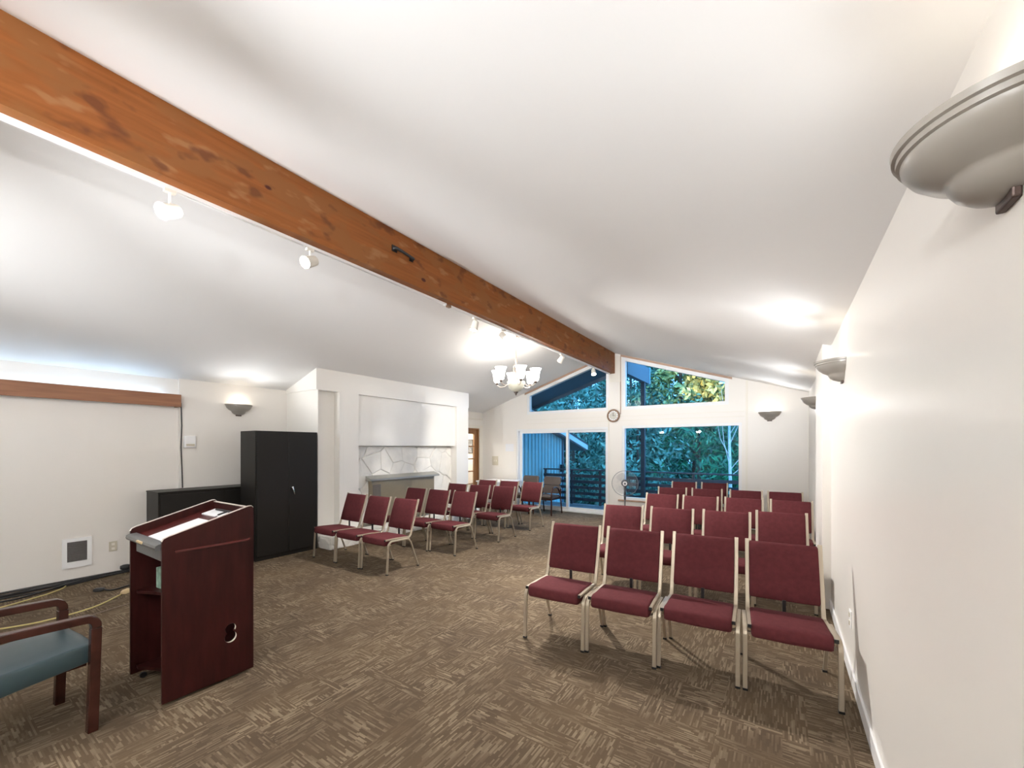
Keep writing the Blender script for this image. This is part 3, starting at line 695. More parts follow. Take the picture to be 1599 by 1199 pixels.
for a, b in ((0.02, 0.74), (0.75, 1.48)): B((0.44, a, 0.06), (0.452, b, 0.98)).obj('door', M['black_metal'], t)

# ------------------------------------------------------------------ lectern
t = thing('lectern', 'dark mahogany lectern with sloped top and open shelves', 'lectern', (-3.485, 0.915, 0))
LW, LD = 0.62, 0.52; hx_ = LW / 2; th = 0.02
side = [(0.0, 0.02), (LD, 0.02), (LD, 1.165), (LD - 0.012, 1.178), (LD - 0.03, 1.178), (0.03, 1.042), (0.008, 1.032), (0.0, 1.015)]
def panel_with_holes(x0, x1, name):
    m = MB().prism(side, 'x', x0, x1)
    o = m.obj(name, M['mahog'], t)
    for (yy, zz, rr) in ((0.375, 0.350, 0.034), (0.375, 0.292, 0.038)):
        c = MB(); n = 24
        c.rings([[(x, yy + rr * math.cos(2 * PI * i / n), zz + rr * math.sin(2 * PI * i / n)) for i in range(n)] for x in (x0 - 0.05, x1 + 0.05)])
        co = c.obj('cutter', M['cream_cut'], t)
        md = o.modifiers.new('b', 'BOOLEAN'); md.operation = 'DIFFERENCE'; md.object = co; md.solver = 'EXACT'
        bpy.context.view_layer.update()
        dg = bpy.context.evaluated_depsgraph_get()
        me = bpy.data.meshes.new_from_object(o.evaluated_get(dg)); o.modifiers.clear(); o.data = me
        bpy.data.objects.remove(co, do_unlink=True)
    o.data.materials.clear(); o.data.materials.append(M['mahog'])
    for (yy, zz, rr, a0, a1) in ((0.375, 0.350, 0.034, -0.55, PI + 0.55), (0.375, 0.292, 0.038, PI - 0.5, 2 * PI + 0.5)):
        r = MB(); n = 20
        for rad in (rr - 0.003, rr + 0.0003):
            pass
        ring = lambda rad, x: [(x, yy + rad * math.cos(a0 + (a1 - a0) * i / n), zz + rad * math.sin(a0 + (a1 - a0) * i / n)) for i in range(n + 1)]
        r.rings([ring(rr - 0.001, x0 + 0.001), ring(rr - 0.001, x1 - 0.001)], cap=False, closed=False)
        r.obj('cable_hole_edge', M['cream_cut'], o)['label'] = 'pale bare edge of the cable hole'
    return o
panel_with_holes(hx_ - th, hx_, 'side_panel')
MB().prism(side, 'x', -hx_, -hx_ + th).obj('side_panel', M['mahog'], t)
for x in (-hx_ + th / 2, hx_ - th / 2):
    MB().bar([(0.0, 1.017), (0.009, 1.034), (0.03, 1.044), (LD - 0.03, 1.180), (LD - 0.012, 1.180), (LD - 0.001, 1.168)], x, th * 0.9, 0.004).obj('edge_band', M['edge'], t)
B((-hx_ + th, LD - 0.02, 0.06), (hx_ - th, LD, 1.165)).obj('front_panel', M['mahog'], t)
B((-hx_ + th, LD - 0.022, 1.165), (hx_ - th, LD, 1.169)).obj('edge_band', M['edge'], t)
def slope(y): return 0.985 + (y - 0.02) * 0.285
MB().prism([(0.0, slope(0.0) - 0.02), (LD - 0.02, slope(LD - 0.02) - 0.02), (LD - 0.02, slope(LD - 0.02)), (0.0, slope(0))], 'x', -hx_ + th, hx_ - th).obj('reading_top', M['mahog_in'], t)
tr = MB(); lp = [(-0.022, 0.965), (-0.028, 0.978), (-0.024, 0.992), (-0.01, 1.0), (0.03, 1.003), (0.03, 0.975), (0.0, 0.960)]
tr.prism(lp, 'x', -hx_ + th + 0.005, hx_ - th - 0.005); tr.obj('front_lip', M['grey_plastic'], t, smooth=35)['label'] = 'grey rounded lip with tan latch'
B((-0.045, -0.034, 0.976), (0.055, -0.020, 0.992)).obj('latch', M['plug'], t, bevel=0.004)
B((-hx_ + 0.09, 0.012, 0.885), (hx_ - th, 0.30, 0.962)).obj('drawer', M['grey_plastic'], t, bevel=0.004)
def shelf(z, d):
    pts = [(-hx_ + th, LD - 0.02), (-hx_ + th, 0.03), (-hx_ + 0.06, 0.03)]
    for i in range(13):
        a = i / 12; pts.append((-hx_ + 0.06 + a * (LW - 0.12), 0.03 + d * math.sin(PI * a)))
    pts += [(hx_ - th, 0.03), (hx_ - th, LD - 0.02)]
    MB().prism(pts, 'z', z - 0.02, z).obj('shelf', M['mahog'], t)
shelf(0.60, 0.09); shelf(0.075, 0.09)
MB().bar([(0.06, 0.945), (0.09, 0.947), (0.47, 0.945), (0.49, 0.951)], hx_ + 0.009, 0.018, 0.014).obj('grab_ledge', M['mahog_in'], t)
for x in (-hx_ + 0.03, hx_ - 0.03):
    for y in (0.05, LD - 0.05):
        MB().lathe([(0.0, -0.008), (0.019, -0.008), (0.019, 0.008), (0, 0.008)], n=16).xf(Matrix.Translation((x * 0.8, y, 0.019)) @ Matrix.Rotation(PI / 2, 4, 'Y')).obj('caster', M['black'], t, smooth=40)
LX, LY = -3.485, 0.915
def on_slope(x0, x1, y0_, y1_, up, thk, name, m, label, cat):
    o = tag(MB().prism([(y0_, slope(y0_) + up), (y1_, slope(y1_) + up), (y1_, slope(y1_) + up + thk), (y0_, slope(y0_) + up + thk)], 'x', x0, x1).obj(name, m), label, cat)
    o.location = (LX, LY, 0); return o
on_slope(-0.10, 0.275, 0.045, 0.33, 0.001, 0.004, 'paper_sheet', M['paper'], 'large white paper sheet on the sloped lectern top', 'paper')
on_slope(-0.20, 0.03, 0.385, 0.475, 0.001, 0.006, 'note_card', M['paper'], 'white note card at the top left of the lectern', 'paper')
on_slope(0.05, 0.27, 0.39, 0.48, 0.001, 0.006, 'note_card', M['paper'], 'white note card at the top right of the lectern', 'paper')
on_slope(-0.15, 0.20, 0.455, 0.467, 0.008, 0.008, 'pen', M['black'], 'black pen lying across the note cards', 'pen')
on_slope(0.035, 0.055, 0.40, 0.46, 0.008, 0.008, 'marker', M['black'], 'short black marker between the note cards', 'marker')
tb = B((-0.06, -0.06, 0), (0.06, 0.06, 0.145)).obj('tissue_box', M['green_box'], bevel=0.003, seg=1)
tag(tb, 'green marbled tissue box on the lectern shelf', 'box'); tb.location = (LX - 0.185, LY + 0.19, 0.60); tb.rotation_euler = (0, 0, 0.1)

# ------------------------------------------------------------------ maroon chairs
def make_chair():
    t = thing('stacking_chair', 'maroon', 'chair', group='maroon fabric chairs with champagne metal frames')
    seat = [(0.40, 0.385), (0.40, 0.412), (0.375, 0.428), (0.25, 0.440), (0.12, 0.450), (0.02, 0.453), (-0.012, 0.449), (-0.025, 0.436), (-0.028, 0.388), (-0.020, 0.364), (0.005, 0.354), (0.20, 0.364)]
    MB().loft(seat, [-0.217, -0.213, -0.197, -0.1, 0, 0.1, 0.197, 0.213, 0.217], [0.03, 0.012, 0.002, 0, -0.003, 0, 0.002, 0.012, 0.03]).obj('seat', M['fabric'], t, smooth=60)
    A = Vector((0.428, 0.488)); Bv = Vector((0.552, 0.884)); d = (Bv - A).normalized(); nn = Vector((-d.y, d.x))
    bp = []
    for s_, o_ in ((0, 0.012), (0.008, 0.022), (0.10, 0.030), (0.25, 0.030), (0.39, 0.022), (0.408, 0.012), (0.412, 0.0), (0.408, -0.012), (0.25, -0.018), (0.1, -0.018), (0.006, -0.014), (0, 0)):
        p = A + d * s_ + nn * o_; bp.append((p.x, p.y))
    MB().loft(bp, [-0.214, -0.209, -0.1, 0, 0.1, 0.209, 0.214], [0.012, 0.001, 0, 0, 0, 0.001, 0.012]).obj('backrest', M['fabric'], t, smooth=60)
    fx, fw, ft = 0.252, 0.027, 0.018
    front = [(0.0, 0.012), (0.018, 0.34)] + [(0.018 + 0.062 * (1 - math.cos(a)), 0.34 + 0.068 * math.sin(a)) for a in [PI / 2 * i / 6 for i in range(1, 7)]] + [(0.345, 0.399)]
    post = [(0.345, 0.399), (0.375, 0.404), (0.398, 0.420), (0.414, 0.445), (0.555, 0.892)]
    rear = [(0.350, 0.392), (0.388, 0.352), (0.52, 0.012)]
    for s in (-1, 1):
        a = MB().bar(front, s * fx, fw, ft).obj('leg', M['frame'], t, bevel=0.0025, seg=1)
        MB().box((s * fx - 0.015, -0.011, 0), (s * fx + 0.015, 0.012, 0.014)).obj('foot_cap', M['black'], a)
        b = MB().bar(rear, s * fx, fw * 0.85, ft).obj('leg', M['frame'], t, bevel=0.0025, seg=1)
        MB().box((s * fx - 0.014, 0.508, 0), (s * fx + 0.014, 0.531, 0.014)).obj('foot_cap', M['black'], b)
        MB().bar(post, s * 0.228, fw, ft).obj('back_post', M['frame'], t, bevel=0.0025, seg=1)
        r = MB().bar([(-0.010, 0.431), (0.18, 0.426), (0.37, 0.414)], s * 0.2275, 0.021, 0.018).obj('seat_trim', M['frame'], t)
        MB().box((s * 0.2275 - 0.0105, -0.016, 0.419), (s * 0.2275 + 0.0105, -0.009, 0.441)).obj('end_cap', M['black'], r)
    MB().box((-0.011, 0.405, 0.40), (0.011, 0.418, 0.50)).obj('bracket', M['black'], t)
    MB().box((-0.247, 0.36, 0.372), (0.247, 0.385, 0.390)).obj('cross_bar', M['frame'], t)
    MB().box((-0.24, 0.05, 0.350), (0.24, 0.075, 0.366)).obj('cross_bar', M['frame'], t)
    return t
R_ = [
 ('front row', [(-1.555, 2.955, 4.5), (-1.025, 3.015, 5), (-0.50, 3.085, 3), (0.045, 3.125, 5)]),
 ('second row', [(-1.585, 4.42, 5), (-1.045, 4.50, 4), (-0.495, 4.58, 3), (0.015, 4.83, 3)]),
 ('third row', [(-1.535, 5.94, 0), (-1.00, 5.955, 0), (-0.455, 6.04, 0), (0.095, 6.075, 0)]),
 ('fourth row', [(-1.58, 7.07, 5), (-1.035, 7.16, 5), (-0.478, 7.24, 3), (0.07, 7.30, 4)]),
 ('last row', [(-1.655, 8.46, 4), (-1.10, 8.53, 4)])]
SN = ['at the aisle end', 'second from the aisle', 'second from the right wall', 'next to the right wall']
L_ = [
 ('front row', [(-5.435, 3.385, 0), (-4.90, 3.385, 0), (-4.362, 3.40, 0)]),
 ('second row', [(-5.345, 4.53, 0), (-4.81, 4.535, 0), (-4.270, 4.56, 0)]),
 ('third row', [(-5.315, 5.59, 0), (-4.78, 5.60, 0), (-4.240, 5.625, 0)]),
 ('last row', [(-5.355, 6.62, 0), (-4.82, 6.66, 0), (-4.280, 6.72, 0)])]
LN = ['nearest the fireplace', 'in the middle', 'at the aisle end']
chair0 = make_chair(); first = True
for rows, names, block in ((R_, SN, 'right block'), (L_, LN, 'left block')):
    for rn, lst in rows:
        for i, (x, y, a) in enumerate(lst):
            nm = names[i] if rn != 'last row' or block == 'left block' else ('left of the two' if i == 0 else 'right of the two')
            lab = 'maroon chair %s in the %s of the %s' % (nm, rn, block)
            if first: chair0.location = (x, y, 0); chair0.rotation_euler = (0, 0, math.radians(a)); chair0['label'] = lab; first = False
            else: dup(chair0, (x, y, 0), math.radians(a), lab)

# ------------------------------------------------------------------ armchairs
def rbox(a, b, r): return B(a, b), r
t = thing('armchair', 'dark wooden armchair with teal vinyl seat at the lower left', 'armchair', (-3.51, 0.62, 0), PI + math.radians(5))
for s in (-1, 1):
    x = s * 0.262
    pts = [(0.020, 0.0), (0.004, 0.58), (0.006, 0.605), (0.016, 0.625), (0.035, 0.637), (0.075, 0.640), (0.30, 0.652), (0.55, 0.655)]
    ar = MB().bar(pts[:2], x, 0.042, 0.045).obj('leg', M['dark_wood'], t, bevel=0.004)
    MB().bar(pts[1:], x, 0.05, 0.042).obj('armrest', M['dark_wood'], t, bevel=0.006)
    MB().bar([(0.60, 0.0), (0.54, 0.40), (0.56, 0.66), (0.62, 0.86)], x, 0.042, 0.045).obj('leg', M['dark_wood'], t, bevel=0.004)
    MB().box((x * 0.8 - 0.012, 0.03, 0.365), (x * 0.8 + 0.012, 0.54, 0.40)).obj('side_rail', M['dark_wood'], t)
sp = [(0.54, 0.325), (0.54, 0.44), (0.50, 0.455), (0.25, 0.472), (0.05, 0.490), (0.01, 0.488), (-0.012, 0.468), (-0.016, 0.44), (-0.008, 0.405), (0.02, 0.386), (0.3, 0.355)]
MB().loft(sp, [-0.246, -0.243, -0.232, -0.1, 0, 0.1, 0.232, 0.243, 0.246], [0.02, 0.008, 0.002, 0, -0.004, 0, 0.002, 0.008, 0.02]).obj('seat', M['teal'], t, smooth=60)
MB().loft([(0.51, 0.50), (0.585, 0.50), (0.64, 0.86), (0.60, 0.88), (0.565, 0.86)], [-0.24, -0.22, 0.22, 0.24], [0.02, 0, 0, 0.02]).obj('backrest', M['teal'], t, smooth=50)
def rear_armchair(x, y, rz, label):
    t = thing('armchair', label, 'armchair', (x, y, 0), rz)
    for s in (-1, 1):
        xx = s * 0.245
        MB().tube([(xx, 0.02, 0.0), (xx, 0.02, 0.42), (xx, 0.03, 0.54), (xx, 0.07, 0.61), (xx, 0.14, 0.645), (xx, 0.24, 0.65), (xx, 0.34, 0.62), (xx, 0.42, 0.55), (xx, 0.45, 0.46)], 0.018, 8).obj('armrest', M['dark_wood'], t, smooth=50)
        MB().tube([(xx, 0.56, 0.0), (xx, 0.48, 0.42), (xx, 0.50, 0.60)], 0.017, 8).obj('leg', M['dark_wood'], t, smooth=50)
        MB().box((xx - 0.012, 0.02, 0.36), (xx + 0.012, 0.49, 0.40)).obj('side_rail', M['dark_wood'], t)
    MB().box((-0.24, 0.03, 0.35), (0.24, 0.055, 0.40)).obj('front_rail', M['dark_wood'], t)
    MB().loft([(0.48, 0.39), (0.48, 0.45), (0.25, 0.465), (0.03, 0.47), (-0.01, 0.45), (-0.012, 0.41), (0.03, 0.39)], [-0.226, -0.2, 0.2, 0.226], [0.02, 0, 0, 0.02]).obj('seat', M['grey_fab'], t, smooth=60)
    for z0, z1, y0_, y1_ in ((0.47, 0.675, 0.45, 0.49), (0.68, 0.88, 0.49, 0.53)):
        MB().loft([(y0_, z0), (y0_ + 0.06, z0), (y1_ + 0.06, z1 - 0.01), (y1_ + 0.03, z1), (y1_, z1 - 0.01)], [-0.228, -0.215, -0.19, 0.19, 0.215, 0.228], [0.035, 0.012, 0, 0, 0.012, 0.035]).obj('back_cushion', M['grey_fab'], t, smooth=50)
rear_armchair(-4.72, 8.42, 0.0, 'grey-brown armchair in front of the sliding door, nearer the glass middle stile')
rear_armchair(-5.32, 8.40, 0.0, 'grey-brown armchair in front of the sliding door, nearer the white table')
# white table in the far left corner
t = thing('side_table', 'white table against the far left corner behind the maroon chairs', 'table', (-6.15, 8.70, 0))
B((-.48, -.36, .70), (.46, .42, .735)).obj('table_top', M['white'], t, bevel=0.006)
B((-.45, -.33, .60), (.43, -.31, .70)).obj('apron', M['white'], t)
for x in (-.43, .41):
    for y in (-.31, .37): B((x - .022, y - .022, 0), (x + .022, y + .022, .70)).obj('leg', M['white'], t)
B((-.45, -.30, .30), (-.43, .36, .70)).obj('end_panel', M['white'], t)

# ------------------------------------------------------------------ pedestal fan
fy = 8.42
t = thing('pedestal_fan', 'pedestal fan with thin wire cage by the picture window', 'fan', (-2.74, fy, 0), math.radians(18))
Rf = 0.262; zf = 0.845
MB().lathe([(0, 0), (0.19, 0), (0.2, 0.012), (0.18, 0.03), (0.03, 0.045), (0.0, 0.045)], n=28).obj('base', M['fan_dark'], t, smooth=40)
MB().tube([(0, 0.05, 0.04), (0, 0.05, 0.52)], 0.014, 10).obj('pole', M['fan_grey'], t, smooth=40)
MB().tube([(0, 0.05, 0.50), (0, 0.05, 0.60), (0, 0.06, 0.66), (0, 0.06, 0.80)], [0.02, 0.024, 0.022, 0.03], 10).obj('neck', M['fan_dark'], t, smooth=40)
rx = Matrix.Translation((0, 0, zf)) @ Matrix.Rotation(PI / 2, 4, 'X')
MB().lathe([(0, -0.16), (0.05, -0.15), (0.07, -0.11), (0.075, -0.04), (0, -0.04)], n=20).xf(rx).obj('motor', M['fan_dark'], t, smooth=40)
def torus(r, z, rr, n=40): return MB().tube([(r * math.cos(2 * PI * i / n), r * math.sin(2 * PI * i / n), z) for i in range(n + 1)], rr, 6)
torus(Rf, 0, 0.005).xf(rx).obj('cage_ring', M['fan_grey'], t, smooth=60)
for side_, hgt in (('front_cage', 0.07), ('rear_cage', -0.07)):
    m = MB()
    for k in range(56):
        a = 2 * PI * k / 56; u = (math.cos(a), math.sin(a))
        m.tube([(u[0] * 0.06, u[1] * 0.06, hgt), (u[0] * 0.17, u[1] * 0.17, hgt * 0.93), (u[0] * 0.235, u[1] * 0.235, hgt * 0.6), (u[0] * Rf, u[1] * Rf, 0)], 0.0011, 4)
    o = m.xf(rx).obj(side_, M['fan_grey'], t); o['kind'] = 'stuff'
for k in range(3):
    m = MB(); vs = []; n = 8
    for i in range(n + 1):
        r = 0.04 + 0.185 * i / n; w2 = 0.25 + 0.36 * math.sin(PI * min(1, 0.15 + 0.75 * i / n))
        for j in range(5):
            a = 2 * PI * k / 3 + (j / 4 - 0.5) * 2 * w2; vs.append((r * math.cos(a), r * math.sin(a), 0.03 * (j / 4 - 0.5)))
    fs = [(i * 5 + j, i * 5 + j + 1, i * 5 + j + 6, i * 5 + j + 5) for i in range(n) for j in range(4)]
    m.add(vs, fs).xf(rx).obj('blade', M['fan_blade'], t, smooth=60)
hb = MB().lathe([(0, 0.085), (0.03, 0.083), (0.032, 0.076), (0.05, 0.078), (0.058, 0.072), (0.058, 0.065), (0.0, 0.065)], n=24).xf(rx).obj('hub_cap', M['fan_grey'], t, smooth=40)
MB().lathe([(0.026, 0.0835), (0.033, 0.086), (0.042, 0.0835)], n=24).xf(rx).obj('hub_ring', M['white'], hb, smooth=40)

# ------------------------------------------------------------------ cables on the carpet
def cable(pts, r, m, label, name='cable'):
    P = []
    for i in range(len(pts) - 1):
        p0, p1, p2, p3 = [Vector(pts[max(0, min(len(pts) - 1, k))]) for k in (i - 1, i, i + 1, i + 2)]
        for s in range(5):
            u = s / 5
            P.append(0.5 * (2 * p1 + (p2 - p0) * u + (2 * p0 - 5 * p1 + 4 * p2 - p3) * u * u + (3 * p1 - p0 - 3 * p2 + p3) * u ** 3))
    P.append(Vector(pts[-1]))
    return tag(MB().tube(P, r, 6).obj(name, m, smooth=60), label, 'cable', 'cables on the carpet by the left wall')
xw = XL - 0.02
labs = ['black cable tight against the left wall', 'black cable lying along the foot of the left wall', 'thick black cable second from the left wall', 'black cable weaving through the bundle by the left wall', 'black cable on the room side of the bundle', 'outermost black cable curving from the bundle', 'thin black cable on top of the bundle']
for k in range(7):
    pts = []
    for i in range(13):
        y = -0.7 + i * 0.205
        wd_ = max(0.10, 0.46 - max(0.0, y - 0.3) * 0.25)
        fr = k / 6 + (0.14 * math.sin(y * 5.1 + k * 1.7) if k else 0)
        pts.append((max(xw + 0.004, xw + 0.012 + wd_ * fr), y, (0.012 if k in (2, 4) else 0.009) + (0.016 if k in (3, 6) else 0.0) * (0.5 + 0.5 * math.sin(y * 7 + k))))
    cable(pts, 0.012 if k in (2, 4) else 0.009, M['black'], labs[k])
cable([(-6.55, 0.0, 0.008), (-6.45, 0.45, 0.008), (-6.60, 0.85, 0.008), (-6.75, 1.05, 0.01), (-6.85, 1.1, 0.01)], 0.007, M['cord_y'], 'yellow cord leaving the cable bundle')
cable([(-5.85, 0.1, 0.007), (-5.75, 0.45, 0.007), (-5.65, 0.75, 0.007), (-5.72, 1.1, 0.007), (-5.95, 1.36, 0.012)], 0.007, M['cord_y'], 'yellow extension cord ending in a tan socket')
cable([(-5.70, 0.2, 0.006), (-5.55, 0.6, 0.006), (-5.45, 0.95, 0.006), (-5.55, 1.35, 0.006), (-5.45, 1.7, 0.006)], 0.005, M['cord_b'], 'thin brown cord in front of the yellow cord')
cable([(-6.30, 1.30, 0.02), (-6.22, 1.36, 0.012), (-6.30, 1.55, 0.010), (-6.45, 1.75, 0.010), (-6.6, 1.9, 0.01)], 0.009, M['black'], 'short black cable with a plug near the low cabinet')
sk = MB().loft([(-0.02, 0.0), (0.02, 0.0), (0.026, 0.02), (0.018, 0.045), (-0.018, 0.045), (-0.026, 0.02)], [-0.06, -0.03, 0.03, 0.055], [0.014, 0, 0, 0.01]).obj('cord_socket', M['plug'], smooth=50)
tag(sk, 'tan triple socket at the end of the yellow extension cord', 'socket'); sk.location = (-6.0, 1.42, 0.0); sk.rotation_euler = (0, 0, 2.2)
pg = MB().loft([(-0.025, 0.0), (0.025, 0.0), (0.03, 0.03), (0.02, 0.06), (-0.02, 0.06), (-0.03, 0.03)], [-0.05, -0.02, 0.02, 0.05], [0.012, 0, 0, 0.012]).obj('power_adapter', M['black'], smooth=50)
tag(pg, 'round black power adapter against the left wall', 'adapter'); pg.location = (XL + 0.05, 1.66, 0.03); pg.rotation_euler = (0, 0, 1.5)
pg2 = MB().loft([(-0.02, 0.0), (0.02, 0.0), (0.024, 0.02), (0.015, 0.04), (-0.015, 0.04), (-0.024, 0.02)], [-0.045, -0.02, 0.02, 0.045], [0.01, 0, 0, 0.008]).obj('plug', M['black'], smooth=50)
tag(pg2, 'black plug lying on the carpet left of the lectern', 'plug'); pg2.location = (-6.33, 1.27, 0.0); pg2.rotation_euler = (0, 0, 1.1)

# ------------------------------------------------------------------ outdoors: deck, rail, roof, wing
t = thing('deck', 'bluish grey wooden deck floor outside the sliding door', 'deck', (0, YF + 0.17, -0.06))
for k in range(12):
    B((-6.15, k * 0.145, -0.03), (2.6, k * 0.145 + 0.138, 0.0)).obj('board', M['deck'], t)
B((-6.15, 0.0, -0.2), (2.6, 1.72, -0.04)).obj('joist_frame', M['rail'], t)
ry = 11.02
t = thing('deck_railing', 'dark deck railing with horizontal slats outside the windows', 'railing', (0, ry, -0.06))
for x in (-6.06, -5.18, -4.30, -1.86, -0.75, 0.4, 1.5, 2.5): B((x - 0.03, 0.0, 0), (x + 0.03, 0.06, 0.98)).obj('post', M['rail'], t)
for k in range(5):
    z = 0.11 + k * 0.168
    B((-6.10, -0.025, z), (2.55, 0.0, z + 0.085)).obj('slat', M['rail'], t)
B((-6.10, -0.04, 0.98), (2.55, 0.075, 1.015)).obj('top_rail', M['rail'], t)
t = thing('roof_overhang', 'dark slate roof overhang and soffit beyond the left clerestory', 'roof', (0, 0, 0))
zo = lambda x: ZR - SL * abs(x - XC)
MB().prism([(-3.0, zo(-3.0) + 0.03), (XC, ZR + 0.03), (-8.6, zo(-8.6) + 0.03), (-8.6, zo(-8.6) + 0.2), (XC, ZR + 0.2), (-3.0, zo(-3.0) + 0.2)], 'y', YF + 0.15, 10.85).obj('soffit', M['navy'], t)
MB().prism([(XC, ZR - 0.06), (-8.6, zo(-8.6) - 0.06), (-8.6, zo(-8.6) + 0.22), (XC, ZR + 0.22)], 'y', 10.85, 10.90).obj('fascia', M['navy'], t)
t = thing('outrigger_beam', 'dark slate outdoor roof beam seen through the right clerestory', 'beam', (-3.06, YF + 0.151, 3.30))
B((-0.07, 0, 0), (0.07, 1.85, 0.42)).obj('timber', M['navy'], t)
B((-0.085, 1.85, -0.01), (0.085, 1.90, 0.44)).obj('end_board', M['siding'], t)
t = thing('porch_post', 'dark post holding up the outdoor roof beam', 'post', (-3.06, 10.89, -0.06))
B((-0.05, -0.05, 0), (0.05, 0.05, 3.36)).obj('shaft', M['rail'], t); B((-0.07, -0.07, 0), (0.07, 0.07, 0.06)).obj('base_plate', M['rail'], t)
# siding wing
t = thing('house_wing', 'blue-grey board and batten wing of the house beyond the deck', 'building', (-6.2, YF + 0.15, -3.0))
yw0, yw1 = YF + 0.15, 12.42
def ez(y): return 2.62 - 0.25 * (y - 9.4)
MB().prism([(0, 0), (yw1 - yw0, 0), (yw1 - yw0, ez(yw1) + 3), (0, ez(yw0) + 3)], 'x', -2.5, 0).obj('wall', M['siding'], t)
k = 0; y = yw0 + 0.06
while y < yw1 - 0.05:
    MB().prism([(y - yw0, 0), (y - yw0 + 0.035, 0), (y - yw0 + 0.035, ez(y + 0.035) + 3), (y - yw0, ez(y) + 3)], 'x', 0, 0.028).obj('batten', M['siding'], t); y += 0.2
B((-0.05, yw1 - yw0, 0), (0.05, yw1 - yw0 + 0.07, ez(yw1) + 3)).obj('corner_board', M['navy'], t)
MB().prism([(-0.02, ez(yw0) + 3.03), (14.0 - yw0, ez(14.0) + 3.03), (14.0 - yw0, ez(14.0) + 3.23), (-0.02, ez(yw0) + 3.23)], 'x', 0.22, 0.27).obj('fascia', M['fascia'], t)
MB().prism([(-0.02, ez(yw0) + 3.0), (14.0 - yw0, ez(14.0) + 3.0), (14.0 - yw0, ez(14.0) + 3.10), (-0.02, ez(yw0) + 3.10)], 'x', -2.7, 0.22).obj('soffit', M['navy'], t)
MB().prism([(-0.02, ez(yw0) + 3.20), (14.0 - yw0, ez(14.0) + 3.20), (14.0 - yw0, ez(14.0) + 3.26), (-0.02, ez(yw0) + 3.26)], 'x', -2.7, 0.28).obj('roof', M['roof'], t)
B((0.05, yw1 - yw0 - 0.22, 3.78), (0.14, yw1 - yw0 - 0.08, 4.02)).obj('wall_lamp', M['black'], t)

# ------------------------------------------------------------------ trees
tag(B((-60, 9.5, -3.2), (40, 90, -3.0)).obj('ground', M['ground']), 'dark ground below the deck and trees', 'ground', kind=S)
def tree(x, y, z0, z1, rad, leaf, n, size, m, label, shape='round', trunk=0.12, lean=0.0):
    random.seed(int(abs(x) * 100) * 7 + int(abs(y) * 10))
    t = thing('tree', label, 'tree', (x, y, -3.0), group='trees beyond the deck')
    hgt = z1 + 3.0; b0 = z0 + 3.0
    tk = MB().tube([(0, 0, 0), (lean * 0.3, 0.05, hgt * 0.4), (lean, 0.0, hgt * 0.97)], [trunk, trunk * 0.8, trunk * 0.25], 8)
    for k in range(7):
        a = random.uniform(0, 2 * PI); zb = b0 + (hgt - b0) * random.uniform(0.05, 0.75); q = rad * random.uniform(0.5, 0.85)
        tk.tube([(lean * zb / hgt, 0, zb), (math.cos(a) * q * 0.5, math.sin(a) * q * 0.5, zb + 0.35), (math.cos(a) * q, math.sin(a) * q, zb + 0.5)], [trunk * 0.35, trunk * 0.2, 0.01], 5)
    tk.obj('trunk', M['bark'], t, smooth=60)
    # clumps of leaves
    fo = MB(); nc = max(14, n // 45)
    for c in range(nc):
        u = random.random(); zz = b0 + (hgt - b0) * u
        if shape == 'cone': rr = rad * (1.05 - u) * random.uniform(0.35, 1.0)
        else: rr = rad * math.sqrt(max(0.05, 1 - (2 * u - 1) ** 2)) * random.uniform(0.45, 1.0)
        a = random.uniform(0, 2 * PI)
        cc = Vector((rr * math.cos(a) + lean * u, rr * math.sin(a), zz)); cs = rad * random.uniform(0.16, 0.30)
        for q in range(n // nc):
            v = Vector((random.gauss(0, 1), random.gauss(0, 1), random.gauss(0, 0.75))).normalized() * cs * random.uniform(0.5, 1.05)
            p = cc + v
            nrm = (v.normalized() + Vector((random.gauss(0, .5), random.gauss(0, .5), random.gauss(0, .5) + 0.3))).normalized()
            ax = nrm.cross(Vector((random.gauss(0, 1), random.gauss(0, 1), random.gauss(0, 1)))).normalized(); ay = nrm.cross(ax)
            s = size * random.uniform(0.6, 1.35); w_ = s * leaf
            o = len(fo.v)
            fo.v += [tuple(p - ax * s), tuple(p + ay * w_), tuple(p + ax * s), tuple(p - ay * w_)]; fo.f.append((o, o + 1, o + 2, o + 3))
    me = bpy.data.meshes.new('foliage'); me.from_pydata(fo.v, [], fo.f); me.materials.append(m)
    o = bpy.data.objects.new('foliage', me); C.objects.link(o); o.parent = t; o['kind'] = 'stuff'
    return t
tree(-7.6, 16.3, -3.0, 4.6, 2.1, 0.38, 5200, 0.12, M['leaf_a'], 'pale leafy broadleaf tree filling the right pane of the sliding door')
tree(-11.2, 17.6, -3.0, 5.2, 2.5, 0.38, 5200, 0.13, M['leaf_a'], 'pale leafy broadleaf tree behind the house wing')
tree(-4.7, 16.0, -3.0, 2.9, 1.7, 0.40, 4200, 0.11, M['leaf_a'], 'bluish broadleaf tree just right of the dark porch post')
tree(-2.7, 17.2, -3.0, 2.9, 1.9, 0.22, 5200, 0.15, M['leaf_b'], 'bright green feathery cedar left of the bare birch')
tree(-0.3, 16.8, -3.0, 3.0, 1.7, 0.22, 3800, 0.15, M['leaf_b'], 'green feathery cedar at the right edge of the picture window')
tree(-6.4, 20.5, -3.0, 6.2, 2.4, 0.36, 5000, 0.15, M['leaf_c'], 'dark bluish tree behind the dark porch post')
tree(-9.6, 22.0, -3.0, 7.4, 2.7, 0.36, 5000, 0.16, M['leaf_c'], 'tall dark tree seen through the left clerestory, near the clock')
tree(-13.2, 22.5, -3.0, 7.0, 2.9, 0.36, 5000, 0.16, M['leaf_c'], 'tall dark tree seen at the low left corner of the left clerestory')
